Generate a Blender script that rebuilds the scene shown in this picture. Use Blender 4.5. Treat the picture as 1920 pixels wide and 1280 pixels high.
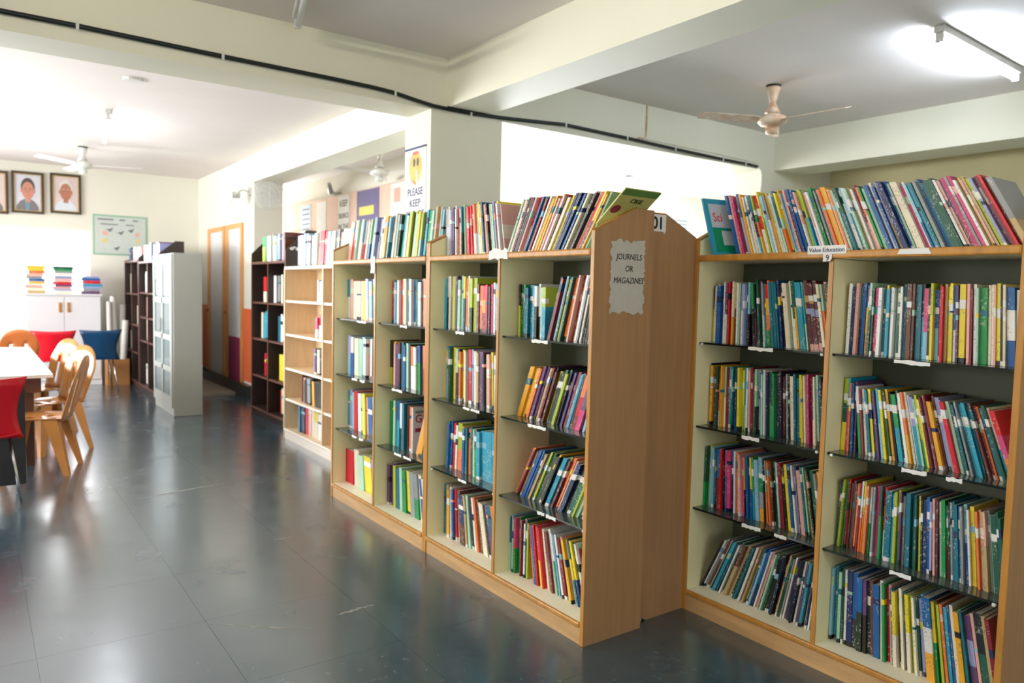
import bpy, math, random
from mathutils import Vector, Matrix
random.seed(7)
scn = bpy.context.scene
COL = scn.collection
for o in list(bpy.data.objects): bpy.data.objects.remove(o, do_unlink=True)

# ------------------------------------------------------------------ camera
def make_camera():
    f, yaw, pitch, roll = 1408.1, 0.6237, 0.0658, 0.0234
    cd = bpy.data.cameras.new('camera'); cam = bpy.data.objects.new('camera', cd); COL.objects.link(cam)
    cd.sensor_width = 36; cd.lens = f * 36 / 1920; cd.clip_start = 0.05; cd.clip_end = 200
    cd.dof.use_dof = True; cd.dof.focus_distance = 3.0; cd.dof.aperture_fstop = 2.6
    fw = Vector((math.sin(yaw) * math.cos(pitch), math.cos(yaw) * math.cos(pitch), -math.sin(pitch)))
    rt = Vector((math.cos(yaw), -math.sin(yaw), 0)); up = rt.cross(fw)
    cx = math.cos(roll) * rt + math.sin(roll) * up; cy = -math.sin(roll) * rt + math.cos(roll) * up
    m = Matrix((cx, cy, -fw)).transposed().to_4x4(); m.translation = (0, 0, 1.5)
    cam.matrix_world = m; scn.camera = cam
make_camera()
# ------------------------------------------------------------------ light and exposure
vs = scn.view_settings
vs.view_transform = 'Standard'; vs.look = 'None'; vs.gamma = 1; vs.use_curve_mapping = False
vs.exposure = 0.85
scn.cycles.use_denoising = True
scn.cycles.max_bounces = 8; scn.cycles.diffuse_bounces = 4; scn.cycles.transparent_max_bounces = 12
scn.cycles.sample_clamp_indirect = 4.0
w = bpy.data.worlds.new('sky'); scn.world = w; w.use_nodes = True
bg = w.node_tree.nodes['Background']; bg.inputs[0].default_value = (0.93, 0.97, 1, 1); bg.inputs[1].default_value = 2.5
def area(name, loc, direction, sx, sy, power, col):
    l = bpy.data.lights.new(name, 'AREA'); l.shape = 'RECTANGLE'; l.size = sx; l.size_y = sy; l.energy = power; l.color = col
    o = bpy.data.objects.new(name, l); COL.objects.link(o); o.location = loc
    o.rotation_euler = Vector(direction).to_track_quat('-Z', 'Y').to_euler(); return o
DAY = (0.96, 0.98, 1.0)
area('daylight_far_window', (-0.55, 13.22, 1.62), (0, -1, -0.25), 4.0, 1.3, 110, DAY)
area('daylight_left_windows', (-3.75, 8.8, 1.75), (1, 0, -0.55), 5.6, 1.35, 340, DAY)
area('added_back_fill', (1.3, -2.75, 1.7), (0, 1, -0.2), 2.2, 1.35, 5, DAY)  # unseen fill added behind the camera to light the end panel
area('added_ceiling_fill', (-3.74, 1.4, 1.5), (1, 0, 1.5), 3.2, 1.35, 8, DAY)  # unseen fill aimed upward, added to brighten the near ceilings
area('daylight_reading_bay_far', (7.2, 9.24, 1.7), (0, -1, -0.25), 4.2, 1.4, 340, DAY)
area('daylight_reading_bay_side', (11.24, 7.1, 1.7), (-1, 0, -0.25), 3.2, 1.4, 340, DAY)
area('added_recess_fill', (3.95, 15.12, 1.75), (0, -1, 0), 0.85, 1.4, 140, DAY)  # unseen fill added to brighten the softboard recess

# ------------------------------------------------------------------ materials
def srgb(c):
    r = []
    for v in c:
        v = v / 255.0; r.append(v / 12.92 if v <= 0.04045 else ((v + 0.055) / 1.055) ** 2.4)
    return tuple(r)
MATS = {}
def mat(name, rgb, rough=0.5, metal=0, noise=0.0, nscale=6.0, stretch=None, spec=0.5, bump=0.0, alpha=1.0, emit=0.0, rgb2=None, coat=0.0):
    if name in MATS: return MATS[name]
    m = bpy.data.materials.new(name); m.use_nodes = True; nt = m.node_tree; b = nt.nodes['Principled BSDF']
    c = srgb(rgb)
    b.inputs['Base Color'].default_value = (*c, 1); b.inputs['Roughness'].default_value = rough; b.inputs['Metallic'].default_value = metal
    b.inputs['Specular IOR Level'].default_value = spec; b.inputs['Alpha'].default_value = alpha; b.inputs['Coat Weight'].default_value = coat
    if emit: b.inputs['Emission Color'].default_value = (*c, 1); b.inputs['Emission Strength'].default_value = emit
    if noise or bump:
        tc = nt.nodes.new('ShaderNodeTexCoord'); mp = nt.nodes.new('ShaderNodeMapping'); nz = nt.nodes.new('ShaderNodeTexNoise')
        if stretch: mp.inputs['Scale'].default_value = stretch
        nz.inputs['Scale'].default_value = nscale; nz.inputs['Detail'].default_value = 5
        nt.links.new(tc.outputs['Object'], mp.inputs[0]); nt.links.new(mp.outputs[0], nz.inputs['Vector'])
        if noise:
            rp = nt.nodes.new('ShaderNodeValToRGB')
            c2 = srgb(rgb2) if rgb2 else tuple(max(0, v * (1 - noise)) for v in c)
            rp.color_ramp.elements[0].position = 0.32; rp.color_ramp.elements[1].position = 0.68
            rp.color_ramp.elements[0].color = (*c2, 1); rp.color_ramp.elements[1].color = (*c, 1)
            nt.links.new(nz.outputs['Fac'], rp.inputs[0]); nt.links.new(rp.outputs[0], b.inputs['Base Color'])
        if bump:
            bp = nt.nodes.new('ShaderNodeBump'); bp.inputs['Strength'].default_value = bump; bp.inputs['Distance'].default_value = 0.01
            nt.links.new(nz.outputs['Fac'], bp.inputs['Height']); nt.links.new(bp.outputs[0], b.inputs['Normal'])
    MATS[name] = m; return m
def M(n): return MATS[n]
mat('wall_paint', (236, 233, 218), 0.7, noise=0.04, nscale=1.3)
mat('beam_paint', (234, 232, 212), 0.6, noise=0.05, nscale=1.1)
mat('ceiling_paint', (238, 230, 224), 0.8, noise=0.06, nscale=0.9)
mat('yellow_paint', (222, 212, 168), 0.7, noise=0.04, nscale=1.5)
mat('orange_paint', (232, 112, 66), 0.5, noise=0.05, nscale=3)
mat('maroon_paint', (150, 45, 88), 0.5, noise=0.06, nscale=3)
mat('black_stone', (24, 27, 28), 0.3, noise=0.2, nscale=9)
mat('tan_laminate', (176, 134, 92), 0.45, noise=0.16, nscale=3.0, stretch=(14, 14, 0.7))
mat('plinth_laminate', (206, 164, 112), 0.45, noise=0.2, nscale=4.0, stretch=(14, 1.0, 10))
mat('edge_wood', (198, 138, 56), 0.35, noise=0.3, nscale=5, stretch=(6, 6, 0.8))
mat('cream_laminate', (242, 233, 184), 0.55, noise=0.07, nscale=5)
mat('cream_edge', (238, 226, 178), 0.5)
mat('bottom_board', (248, 242, 218), 0.45, noise=0.05, nscale=7)
mat('shaded_back_board', (74, 76, 54), 0.6, noise=0.08, nscale=3)  # dark tone puts the shade deep inside the shelves into the colour
mat('dark_glass', (74, 90, 84), 0.12, alpha=0.8, coat=0.6)
mat('glass_edge', (10, 22, 18), 0.15)
mat('white_paper', (232, 232, 228), 0.7, noise=0.04, nscale=12)
mat('torn_paper', (196, 192, 180), 0.75, noise=0.08, nscale=30)
mat('ink', (26, 26, 30), 0.6)
mat('navy_ink', (58, 66, 108), 0.6)
mat('pale_wood', (242, 216, 178), 0.45, noise=0.12, nscale=4, stretch=(10, 1.2, 1.2))
mat('white_edge', (240, 228, 214), 0.4)
mat('dark_wood', (58, 44, 40), 0.45, noise=0.3, nscale=4, stretch=(1.5, 8, 1))
mat('dark_edge', (112, 74, 62), 0.4, noise=0.2, nscale=6)
mat('grey_steel', (172, 174, 166), 0.45, noise=0.05, nscale=3)
mat('steel_glass', (150, 168, 172), 0.08, alpha=0.35)
mat('white_melamine', (226, 226, 228), 0.4, noise=0.03, nscale=3)
mat('table_white', (238, 238, 238), 0.25, noise=0.02, nscale=4)
mat('brown_wood', (96, 58, 40), 0.5, noise=0.3, nscale=5, stretch=(1, 8, 4))
mat('tan_plastic', (204, 138, 74), 0.22, noise=0.12, nscale=5)
mat('orange_plastic', (232, 130, 70), 0.25, noise=0.1, nscale=6)
mat('red_plastic', (214, 14, 40), 0.35, noise=0.06, nscale=6)
mat('blue_plastic', (8, 66, 106), 0.35, noise=0.08, nscale=6)
mat('black_plastic', (22, 23, 25), 0.4, noise=0.1, nscale=9)
mat('chrome', (196, 200, 204), 0.2, metal=1, noise=0.05, nscale=30)
mat('cable_black', (14, 24, 24), 0.4, noise=0.1, nscale=40)
mat('clip_white', (214, 218, 214), 0.4)
mat('fan_cream', (226, 210, 186), 0.4, noise=0.35, nscale=14, rgb2=(196, 150, 110))
mat('fan_white', (226, 226, 220), 0.4, noise=0.04, nscale=6)
mat('tube_off', (226, 230, 232), 0.3)
mat('tube_lit', (226, 239, 255), 0.3, emit=90)
mat('tube_lit_soft', (240, 244, 250), 0.3, emit=45)
mat('tube_lit_warm', (255, 240, 214), 0.3, emit=24)
mat('tube_lit_bright', (255, 242, 220), 0.3, emit=145)
mat('fixture_white', (224, 222, 216), 0.4, noise=0.05, nscale=8)
mat('rust', (176, 112, 82), 0.6, noise=0.4, nscale=30)
mat('frame_wood', (74, 52, 34), 0.4, noise=0.25, nscale=20)
mat('gilt', (190, 164, 104), 0.35, noise=0.2, nscale=30)
mat('portrait_ground', (214, 214, 222), 0.4, noise=0.1, nscale=5)
mat('portrait_ground_warm', (224, 204, 198), 0.4, noise=0.1, nscale=5)
mat('skin_print', (206, 142, 118), 0.5, noise=0.1, nscale=14)
mat('skin_print_dark', (186, 124, 98), 0.5, noise=0.1, nscale=14)
mat('hair_print', (92, 84, 84), 0.6, noise=0.2, nscale=30)
mat('white_hair_print', (226, 220, 214), 0.6, noise=0.08, nscale=30)
mat('jacket_print', (128, 124, 124), 0.6, noise=0.12, nscale=18)
mat('shirt_print', (222, 228, 236), 0.6, noise=0.06, nscale=14)
mat('blue_print', (118, 146, 172), 0.6, noise=0.1, nscale=18)
mat('chart_paper', (206, 214, 206), 0.6, noise=0.06, nscale=10)
mat('chart_green', (150, 190, 166), 0.6)
mat('chart_grey', (122, 130, 136), 0.6, noise=0.2, nscale=25)
mat('chart_yellow', (226, 206, 140), 0.6)
mat('chart_pink', (226, 178, 160), 0.6)
mat('softboard_fabric', (236, 204, 182), 0.8, noise=0.06, nscale=6, bump=0.1)
mat('softboard_trim', (220, 206, 190), 0.6)
mat('poster_purple', (112, 102, 146), 0.6, noise=0.12, nscale=9)
mat('poster_yellow', (232, 214, 110), 0.6)
mat('poster_pink', (238, 176, 158), 0.6)
mat('poster_blue', (190, 208, 222), 0.6, noise=0.05, nscale=20)
mat('emoji_yellow', (246, 210, 100), 0.5, noise=0.12, nscale=8, rgb2=(242, 168, 88))
mat('emoji_red', (222, 110, 84), 0.5)
mat('emoji_green', (70, 96, 62), 0.5)
mat('cardboard', (186, 128, 70), 0.7, noise=0.15, nscale=10)
mat('chart_roll', (224, 220, 210), 0.6, noise=0.1, nscale=20, stretch=(10, 10, 0.6))
mat('door_white', (226, 226, 228), 0.4, noise=0.03, nscale=3)
mat('door_frame', (232, 166, 98), 0.4, noise=0.15, nscale=5, stretch=(8, 8, 1))
mat('brass', (196, 138, 70), 0.35, metal=0.6, noise=0.1, nscale=30)
mat('screen_dark', (26, 46, 58), 0.3, noise=0.15, nscale=5)
mat('aluminium', (190, 192, 190), 0.35, metal=0.7, noise=0.05, nscale=30)
mat('page_paper', (226, 220, 202), 0.8, noise=0.16, nscale=4, stretch=(2, 240, 2))
mat('scuff', (150, 152, 142), 0.5, noise=0.3, nscale=40)
mat('stone_step', (150, 140, 126), 0.5, noise=0.15, nscale=8)

def pane_material():
    m = bpy.data.materials.new('window_glass'); m.use_nodes = True; nt = m.node_tree; nt.nodes.remove(nt.nodes['Principled BSDF'])
    t = nt.nodes.new('ShaderNodeBsdfTransparent'); g = nt.nodes.new('ShaderNodeBsdfGlossy'); g.inputs['Roughness'].default_value = 0.03
    x = nt.nodes.new('ShaderNodeMixShader'); fr = nt.nodes.new('ShaderNodeFresnel'); fr.inputs[0].default_value = 1.4
    nt.links.new(fr.outputs[0], x.inputs[0]); nt.links.new(t.outputs[0], x.inputs[1]); nt.links.new(g.outputs[0], x.inputs[2])
    nt.links.new(x.outputs[0], nt.nodes['Material Output'].inputs[0]); MATS['window_glass'] = m
pane_material()
def tile_material():
    m = bpy.data.materials.new('polished_slate'); m.use_nodes = True; nt = m.node_tree; b = nt.nodes['Principled BSDF']
    tc = nt.nodes.new('ShaderNodeTexCoord'); N = nt.nodes.new; Lk = nt.links.new
    n1 = N('ShaderNodeTexNoise'); n1.inputs['Scale'].default_value = 26; n1.inputs['Detail'].default_value = 5; n1.inputs['Roughness'].default_value = 0.6
    n2 = N('ShaderNodeTexNoise'); n2.inputs['Scale'].default_value = 3.2; n2.inputs['Detail'].default_value = 5
    geo = N('ShaderNodeNewGeometry'); Lk(geo.outputs['Position'], n1.inputs['Vector']); Lk(geo.outputs['Position'], n2.inputs['Vector'])
    r1 = N('ShaderNodeValToRGB'); e = r1.color_ramp.elements
    e[0].position = 0.34; e[0].color = (*srgb((28, 60, 76)), 1); e[1].position = 0.74; e[1].color = (*srgb((76, 98, 104)), 1)
    x = e.new(0.56); x.color = (*srgb((48, 78, 90)), 1)
    Lk(n1.outputs['Fac'], r1.inputs[0]); Lk(r1.outputs[0], b.inputs['Base Color'])
    r2 = N('ShaderNodeMapRange'); r2.inputs[1].default_value = 0.3; r2.inputs[2].default_value = 0.7; r2.inputs[3].default_value = 0.13; r2.inputs[4].default_value = 0.3
    Lk(n2.outputs['Fac'], r2.inputs[0]); Lk(r2.outputs[0], b.inputs['Roughness'])
    b.inputs['Specular IOR Level'].default_value = 0.5; b.inputs['Coat Weight'].default_value = 1.0; b.inputs['Coat IOR'].default_value = 1.6; b.inputs['Coat Roughness'].default_value = 0.26
    bp = N('ShaderNodeBump'); bp.inputs['Strength'].default_value = 0.04; bp.inputs['Distance'].default_value = 0.002
    Lk(n1.outputs['Fac'], bp.inputs['Height']); Lk(bp.outputs[0], b.inputs['Normal'])
    MATS['polished_slate'] = m
tile_material()
def print_material():
    """book covers: flat print colours stored per face, streaked with small lettering along the spine"""
    m = bpy.data.materials.new('printed_cover'); m.use_nodes = True; nt = m.node_tree; b = nt.nodes['Principled BSDF']; N = nt.nodes.new; Lk = nt.links.new
    at = N('ShaderNodeAttribute'); at.attribute_name = 'print'
    oi = N('ShaderNodeObjectInfo'); tc = N('ShaderNodeTexCoord'); ad = N('ShaderNodeVectorMath'); ad.operation = 'ADD'
    cb = N('ShaderNodeCombineXYZ'); mu = N('ShaderNodeMath'); mu.operation = 'MULTIPLY'; mu.inputs[1].default_value = 37.0
    Lk(oi.outputs['Random'], mu.inputs[0]); Lk(mu.outputs[0], cb.inputs[0]); Lk(mu.outputs[0], cb.inputs[2])
    Lk(tc.outputs['Object'], ad.inputs[0]); Lk(cb.outputs[0], ad.inputs[1])
    mp = N('ShaderNodeMapping'); mp.inputs['Scale'].default_value = (120, 150, 120); Lk(ad.outputs[0], mp.inputs[0])
    nz = N('ShaderNodeTexNoise'); nz.inputs['Scale'].default_value = 1.0; nz.inputs['Detail'].default_value = 2; Lk(mp.outputs[0], nz.inputs['Vector'])
    mp2 = N('ShaderNodeMapping'); mp2.inputs['Scale'].default_value = (9, 9, 9); Lk(ad.outputs[0], mp2.inputs[0])
    nz2 = N('ShaderNodeTexNoise'); nz2.inputs['Scale'].default_value = 1.0; Lk(mp2.outputs[0], nz2.inputs['Vector'])
    a = N('ShaderNodeMapRange'); a.inputs[1].default_value = 0.56; a.inputs[2].default_value = 0.6; Lk(nz.outputs['Fac'], a.inputs[0])
    c = N('ShaderNodeMapRange'); c.inputs[1].default_value = 0.5; c.inputs[2].default_value = 0.56; Lk(nz2.outputs['Fac'], c.inputs[0])
    d = N('ShaderNodeMath'); d.operation = 'MULTIPLY'; Lk(a.outputs[0], d.inputs[0]); Lk(c.outputs[0], d.inputs[1])
    f = N('ShaderNodeMath'); f.operation = 'MULTIPLY'; f.inputs[1].default_value = 0.42; sx = N('ShaderNodeSeparateXYZ'); Lk(tc.outputs['Object'], sx.inputs[0]); lt = N('ShaderNodeMath'); lt.operation = 'LESS_THAN'; lt.inputs[1].default_value = 0.0006; Lk(sx.outputs[0], lt.inputs[0])
    d2 = N('ShaderNodeMath'); d2.operation = 'MULTIPLY'; Lk(d.outputs[0], d2.inputs[0]); Lk(lt.outputs[0], d2.inputs[1]); Lk(d2.outputs[0], f.inputs[0])
    # lettering is pale on dark print and dark on pale print
    bw = N('ShaderNodeRGBToBW'); Lk(at.outputs['Color'], bw.inputs[0])
    gt = N('ShaderNodeMath'); gt.operation = 'GREATER_THAN'; gt.inputs[1].default_value = 0.3; Lk(bw.outputs[0], gt.inputs[0])
    lc = N('ShaderNodeMixRGB'); lc.inputs[1].default_value = (0.72, 0.7, 0.62, 1); lc.inputs[2].default_value = (0.05, 0.07, 0.09, 1); Lk(gt.outputs[0], lc.inputs[0])
    mx = N('ShaderNodeMixRGB'); Lk(f.outputs[0], mx.inputs[0]); Lk(at.outputs['Color'], mx.inputs[1]); Lk(lc.outputs[0], mx.inputs[2])
    Lk(mx.outputs[0], b.inputs['Base Color']); b.inputs['Roughness'].default_value = 0.38
    MATS['printed_cover'] = m
print_material()

# ------------------------------------------------------------------ mesh helpers
class MB:
    def __init__(s): s.v = []; s.f = []; s.c = []
    def face(s, idx, col=None): s.f.append(tuple(idx)); s.c.append(col)
    def box(s, x0, x1, y0, y1, z0, z1):
        n = len(s.v)
        s.v += [(x0, y0, z0), (x1, y0, z0), (x1, y1, z0), (x0, y1, z0), (x0, y0, z1), (x1, y0, z1), (x1, y1, z1), (x0, y1, z1)]
        for q in ((0, 3, 2, 1), (4, 5, 6, 7), (0, 1, 5, 4), (1, 2, 6, 5), (2, 3, 7, 6), (3, 0, 4, 7)): s.face([n + i for i in q])
        return s
    def prism(s, poly, axis, a, b):
        """poly: 2D outline in the two other axes (in order), extruded from a to b along axis"""
        n = len(s.v); k = len(poly)
        for h in (a, b):
            for p in poly:
                q = list(p); q.insert(axis, h); s.v.append(tuple(q))
        s.face(range(n, n + k)); s.face(range(n + 2 * k - 1, n + k - 1, -1))
        for i in range(k):
            j = (i + 1) % k; s.face((n + i, n + k + i, n + k + j, n + j))
        return s
    def tube(s, pts, r, k=8, r2=None):
        pts = [Vector(p) for p in pts]; n0 = len(s.v); m = len(pts)
        for i, p in enumerate(pts):
            t = (pts[min(i + 1, m - 1)] - pts[max(i - 1, 0)]).normalized()
            a = Vector((0, 0, 1)) if abs(t.z) < 0.9 else Vector((1, 0, 0))
            u = t.cross(a).normalized(); v = t.cross(u)
            rr = r if r2 is None else r + (r2 - r) * i / (m - 1)
            for j in range(k):
                an = 2 * math.pi * j / k; s.v.append(tuple(p + rr * (math.cos(an) * u + math.sin(an) * v)))
        for i in range(m - 1):
            for j in range(k):
                a = n0 + i * k + j; b = n0 + i * k + (j + 1) % k; s.face((a, b, b + k, a + k))
        s.face(range(n0 + k - 1, n0 - 1, -1)); s.face(range(n0 + (m - 1) * k, n0 + m * k)); return s
    def lathe(s, prof, c=(0, 0, 0), k=20):
        n0 = len(s.v); m = len(prof)
        for (r, z) in prof:
            for j in range(k):
                an = 2 * math.pi * j / k; s.v.append((c[0] + r * math.cos(an), c[1] + r * math.sin(an), c[2] + z))
        for i in range(m - 1):
            for j in range(k):
                a = n0 + i * k + j; b = n0 + i * k + (j + 1) % k; s.face((a, b, b + k, a + k))
        s.face(range(n0 + k - 1, n0 - 1, -1)); s.face(range(n0 + (m - 1) * k, n0 + m * k)); return s
    def ellipse(s, axis, c, ra, rb, a, b, k=24):
        return s.prism([(c[0] + ra * math.cos(2 * math.pi * i / k), c[1] + rb * math.sin(2 * math.pi * i / k)) for i in range(k)], axis, a, b)
def link(name, me, parent=None, loc=(0, 0, 0)):
    o = bpy.data.objects.new(name, me); COL.objects.link(o); o.location = loc
    if parent: o.parent = parent
    return o
def obj(name, mb, m, parent=None, local=False, bevel=0, smooth=False, solid=0):
    me = bpy.data.meshes.new(name); v = mb.v
    if parent and not local:
        L = parent.location
        if parent.parent: L = L + parent.parent.location
        v = [(a - L.x, b - L.y, c - L.z) for a, b, c in v]
    me.from_pydata(v, [], mb.f); me.materials.append(MATS[m] if isinstance(m, str) else m); me.update()
    import bmesh
    bm = bmesh.new(); bm.from_mesh(me); bmesh.ops.recalc_face_normals(bm, faces=bm.faces); bm.to_mesh(me); bm.free()
    if smooth: me.polygons.foreach_set('use_smooth', [True] * len(me.polygons))
    o = link(name, me, parent)
    if solid:
        md = o.modifiers.new('thickness', 'SOLIDIFY'); md.thickness = solid; md.offset = 0
    if bevel:
        md = o.modifiers.new('bevel', 'BEVEL'); md.width = bevel; md.segments = 2; md.limit_method = 'ANGLE'
    return o
def tag(o, label=None, cat=None, group=None, kind=None):
    if label: o['label'] = label
    if cat: o['category'] = cat
    if group: o['group'] = group
    if kind: o['kind'] = kind
    return o
def thing(name, label, cat, loc, group=None, rz=0):
    o = bpy.data.objects.new(name, None); COL.objects.link(o); o.location = loc; o.rotation_euler = (0, 0, rz); o.empty_display_size = 0.1
    return tag(o, label, cat, group)
def box(*a): return MB().box(*a)
def struct(name, mb, m, parent=None, **k):
    o = obj(name, mb, m, parent, **k)
    if not parent: o['kind'] = 'structure'
    return o
def text(name, body, size, m, parent, origin, ux, uy, depth=0.0006, shear=0.0, align='CENTER', sx=1.0, bold=0.009):
    """lettering as a flat mesh; origin, ux (reading direction) and uy (up) in world space"""
    cu = bpy.data.curves.new(name, 'FONT'); cu.body = body; cu.size = size; cu.align_x = align; cu.shear = shear; cu.extrude = depth; cu.offset = size * bold; cu.resolution_u = 3
    t = bpy.data.objects.new('tmp', cu); COL.objects.link(t)
    dg = bpy.context.evaluated_depsgraph_get(); me = bpy.data.meshes.new_from_object(t.evaluated_get(dg)); bpy.data.objects.remove(t); bpy.data.curves.remove(cu)
    ux = Vector(ux).normalized(); uy = Vector(uy).normalized(); uz = ux.cross(uy)
    L = parent.location if parent else Vector()
    if parent and parent.parent: L = L + parent.parent.location
    for v in me.vertices: v.co = Vector(origin) - L + ux * v.co.x * sx + uy * v.co.y + uz * v.co.z
    me.materials.clear(); me.materials.append(MATS[m]); me.name = name
    return link(name, me, parent)

# ------------------------------------------------------------------ setting
ZC = 3.2
def wall_with_holes(name, m, axis, a, b, u0, u1, z0, z1, holes):
    """wall slab between a and b along axis, spanning u and z, with rectangular holes (u0,u1,z0,z1)"""
    us = sorted({u0, u1} | {h[0] for h in holes} | {h[1] for h in holes}); zs = sorted({z0, z1} | {h[2] for h in holes} | {h[3] for h in holes})
    mb = MB()
    for i in range(len(us) - 1):
        for j in range(len(zs) - 1):
            cu, cz = (us[i] + us[i + 1]) / 2, (zs[j] + zs[j + 1]) / 2
            if any(h[0] < cu < h[1] and h[2] < cz < h[3] for h in holes): continue
            if axis == 0: mb.box(a, b, us[i], us[i + 1], zs[j], zs[j + 1])
            else: mb.box(us[i], us[i + 1], a, b, zs[j], zs[j + 1])
    return struct(name, mb, m)
floor = struct('floor', box(-3.7, 11.2, -2.7, 15.1, -0.12, -0.004), 'polished_slate')
T = 0.64; X0, Y0 = 0.18 - 6 * T, 3.44 - 10 * T
cells = [(X0 + i * T, Y0 + j * T) for i in range(24) for j in range(30)]
cells = [c for c in cells if -3.7 < c[0] < 11.2 - T and -2.7 < c[1] < 15.1 - T]
def seen(c):
    x, y = c[0] + T / 2, c[1] + T / 2
    if y < 0.9 or x > 4.2: return 1e6 + x + abs(y)
    ang = math.atan2(x, y)
    return (x * x + y * y) + (0 if -0.1 < ang < 1.25 else 1000)
cells.sort(key=seen)
tile_me = None; rest = MB()
for k, (x, y) in enumerate(cells):
    if k < 300:
        if tile_me is None:
            t = obj('tile', box(0.0005, T - 0.0005, 0.0005, T - 0.0005, -0.004, 0), 'polished_slate', floor, local=True); tile_me = t.data; t.location = (x, y, 0)
        else: link('tile', tile_me, floor, (x, y, 0))
    else: rest.box(x + 0.0005, x + T - 0.0005, y + 0.0005, y + T - 0.0005, -0.004, 0)
o = obj('tile_field', rest, 'polished_slate', floor); o['kind'] = 'stuff'
random.seed(3)
for pa, pb, wd in (((0.881, 5.676), (1.529, 5.834), 0.03), ((0.831, 3.39), (1.19, 3.1), 0.014), ((1.33, 3.18), (1.53, 3.2), 0.02), ((1.43, 4.36), (1.53, 4.34), 0.02)):
    pa, pb = Vector(pa), Vector(pb); dr_ = (pb - pa); nn = Vector((-dr_.y, dr_.x)).normalized(); up_, dn_ = [], []
    for i in range(13):
        q = pa + dr_ * i / 12; hw = wd * 0.5 * math.sin(math.pi * (i + 0.6) / 13.2) * random.uniform(0.5, 1.2); jj = nn * random.uniform(-0.006, 0.006)
        up_.append(tuple(q + jj + nn * hw)); dn_.append(tuple(q + jj - nn * hw))
    obj('scuff_mark', MB().prism(up_ + dn_[::-1], 2, 0.0001, 0.0005), 'scuff', floor)
struct('ceiling', box(-3.7, 11.2, -2.7, 15.1, ZC, ZC + 0.15), 'ceiling_paint')
FW = (-2.6, 1.46, 0.95, 2.28)
wall_with_holes('wall_far', 'wall_paint', 1, 13.0, 13.2, -3.7, 3.02, 0, ZC, [FW])
wall_with_holes('wall_left', 'wall_paint', 0, -3.7, -3.5, -2.7, 13.2, 0, ZC, [(6.0, 11.6, 0.9, 2.3), (-0.2, 3.0, 0.9, 2.3)])
wall_with_holes('wall_back', 'wall_paint', 1, -2.7, -2.5, -3.7, 8.1, 0, ZC, [(0.2, 2.4, 0.9, 2.3)])
struct('wall_right', box(7.9, 8.1, -2.5, 5.0, 0, ZC), 'yellow_paint')
struct('wall_doors', box(3.02, 3.4, 10.05, 15.0, 0, ZC), 'wall_paint')
struct('wall_softboard', box(4.5, 4.62, 8.05, 14.9, 0, ZC), 'wall_paint')
wall_with_holes('wall_recess', 'wall_paint', 1, 14.9, 15.1, 3.4, 4.62, 0, ZC, [(3.5, 4.4, 1.0, 2.5)])
wall_with_holes('wall_reading_bay', 'wall_paint', 1, 9.0, 9.2, 4.62, 11.2, 0, ZC, [(5.1, 9.3, 0.9, 2.35)])
wall_with_holes('wall_bay_side', 'wall_paint', 0, 11.0, 11.2, 5.0, 9.0, 0, ZC, [(5.5, 8.7, 0.9, 2.35)])
struct('wall_bay_front', box(7.3, 11.2, 4.9, 5.1, 0, ZC), 'wall_paint')
struct('trim_1', box(-3.5, 7.3, 4.9, 5.25, 2.82, ZC), 'beam_paint')       # cross beam with the cable
struct('trim_2', box(2.88, 3.24, -2.5, 4.9, 2.85, ZC), 'beam_paint')      # beam above the bookcases
struct('trim_3', box(3.0, 3.36, 5.25, 10.05, 2.85, ZC), 'beam_paint')
struct('trim_4', box(6.85, 7.3, -2.5, 4.9, 2.83, ZC), 'beam_paint')
struct('column', box(2.75, 3.38, 4.9, 5.3, 0, 2.82), 'beam_paint')
struct('column', box(6.65, 7.3, 4.9, 5.25, 0, 2.82), 'beam_paint')
def window(n, axis, pos, u0, u1, z0, z1, npane):
    """aluminium sliding window: outer frame, mullions, one glass pane per light"""
    def bx(a, b, c, d, p0, p1): return (p0, p1, a, b, c, d) if axis == 0 else (a, b, p0, p1, c, d)
    fr = struct('window_%d' % n, MB(), 'aluminium') if False else None
    mb = MB(); t = 0.05
    for (a, b, c, d) in ((u0, u1, z0, z0 + t), (u0, u1, z1 - t, z1), (u0, u0 + t, z0 + t, z1 - t), (u1 - t, u1, z0 + t, z1 - t)): mb.box(*bx(a, b, c, d, pos - 0.04, pos + 0.04))
    root = struct('window_%d' % n, mb, 'white_melamine')
    wd = (u1 - u0 - 2 * t) / npane
    for i in range(npane):
        a = u0 + t + i * wd
        obj('pane', box(*bx(a + 0.012, a + wd - 0.012, z0 + t, z1 - t, pos - 0.004, pos + 0.004)), 'window_glass', root)
        if i: obj('mullion', box(*bx(a - 0.02, a + 0.02, z0 + t, z1 - t, pos - 0.02, pos + 0.02)), 'white_melamine', root)
window(1, 1, 13.1, *FW, 4)
window(2, 0, -3.6, 6.0, 11.6, 0.9, 2.3, 5)
window(3, 1, -2.6, 0.2, 2.4, 0.9, 2.3, 3)  # unseen window added for the fill lamp behind the camera
window(4, 1, 9.1, 5.1, 9.3, 0.9, 2.35, 4)
window(5, 0, 11.1, 5.5, 8.7, 0.9, 2.35, 3)
window(7, 0, -3.6, -0.2, 3.0, 0.9, 2.3, 3)  # unseen window added for the upward ceiling fill
window(6, 1, 15.0, 3.5, 4.4, 1.0, 2.5, 2)  # unseen window added to bring light into the recess
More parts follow.
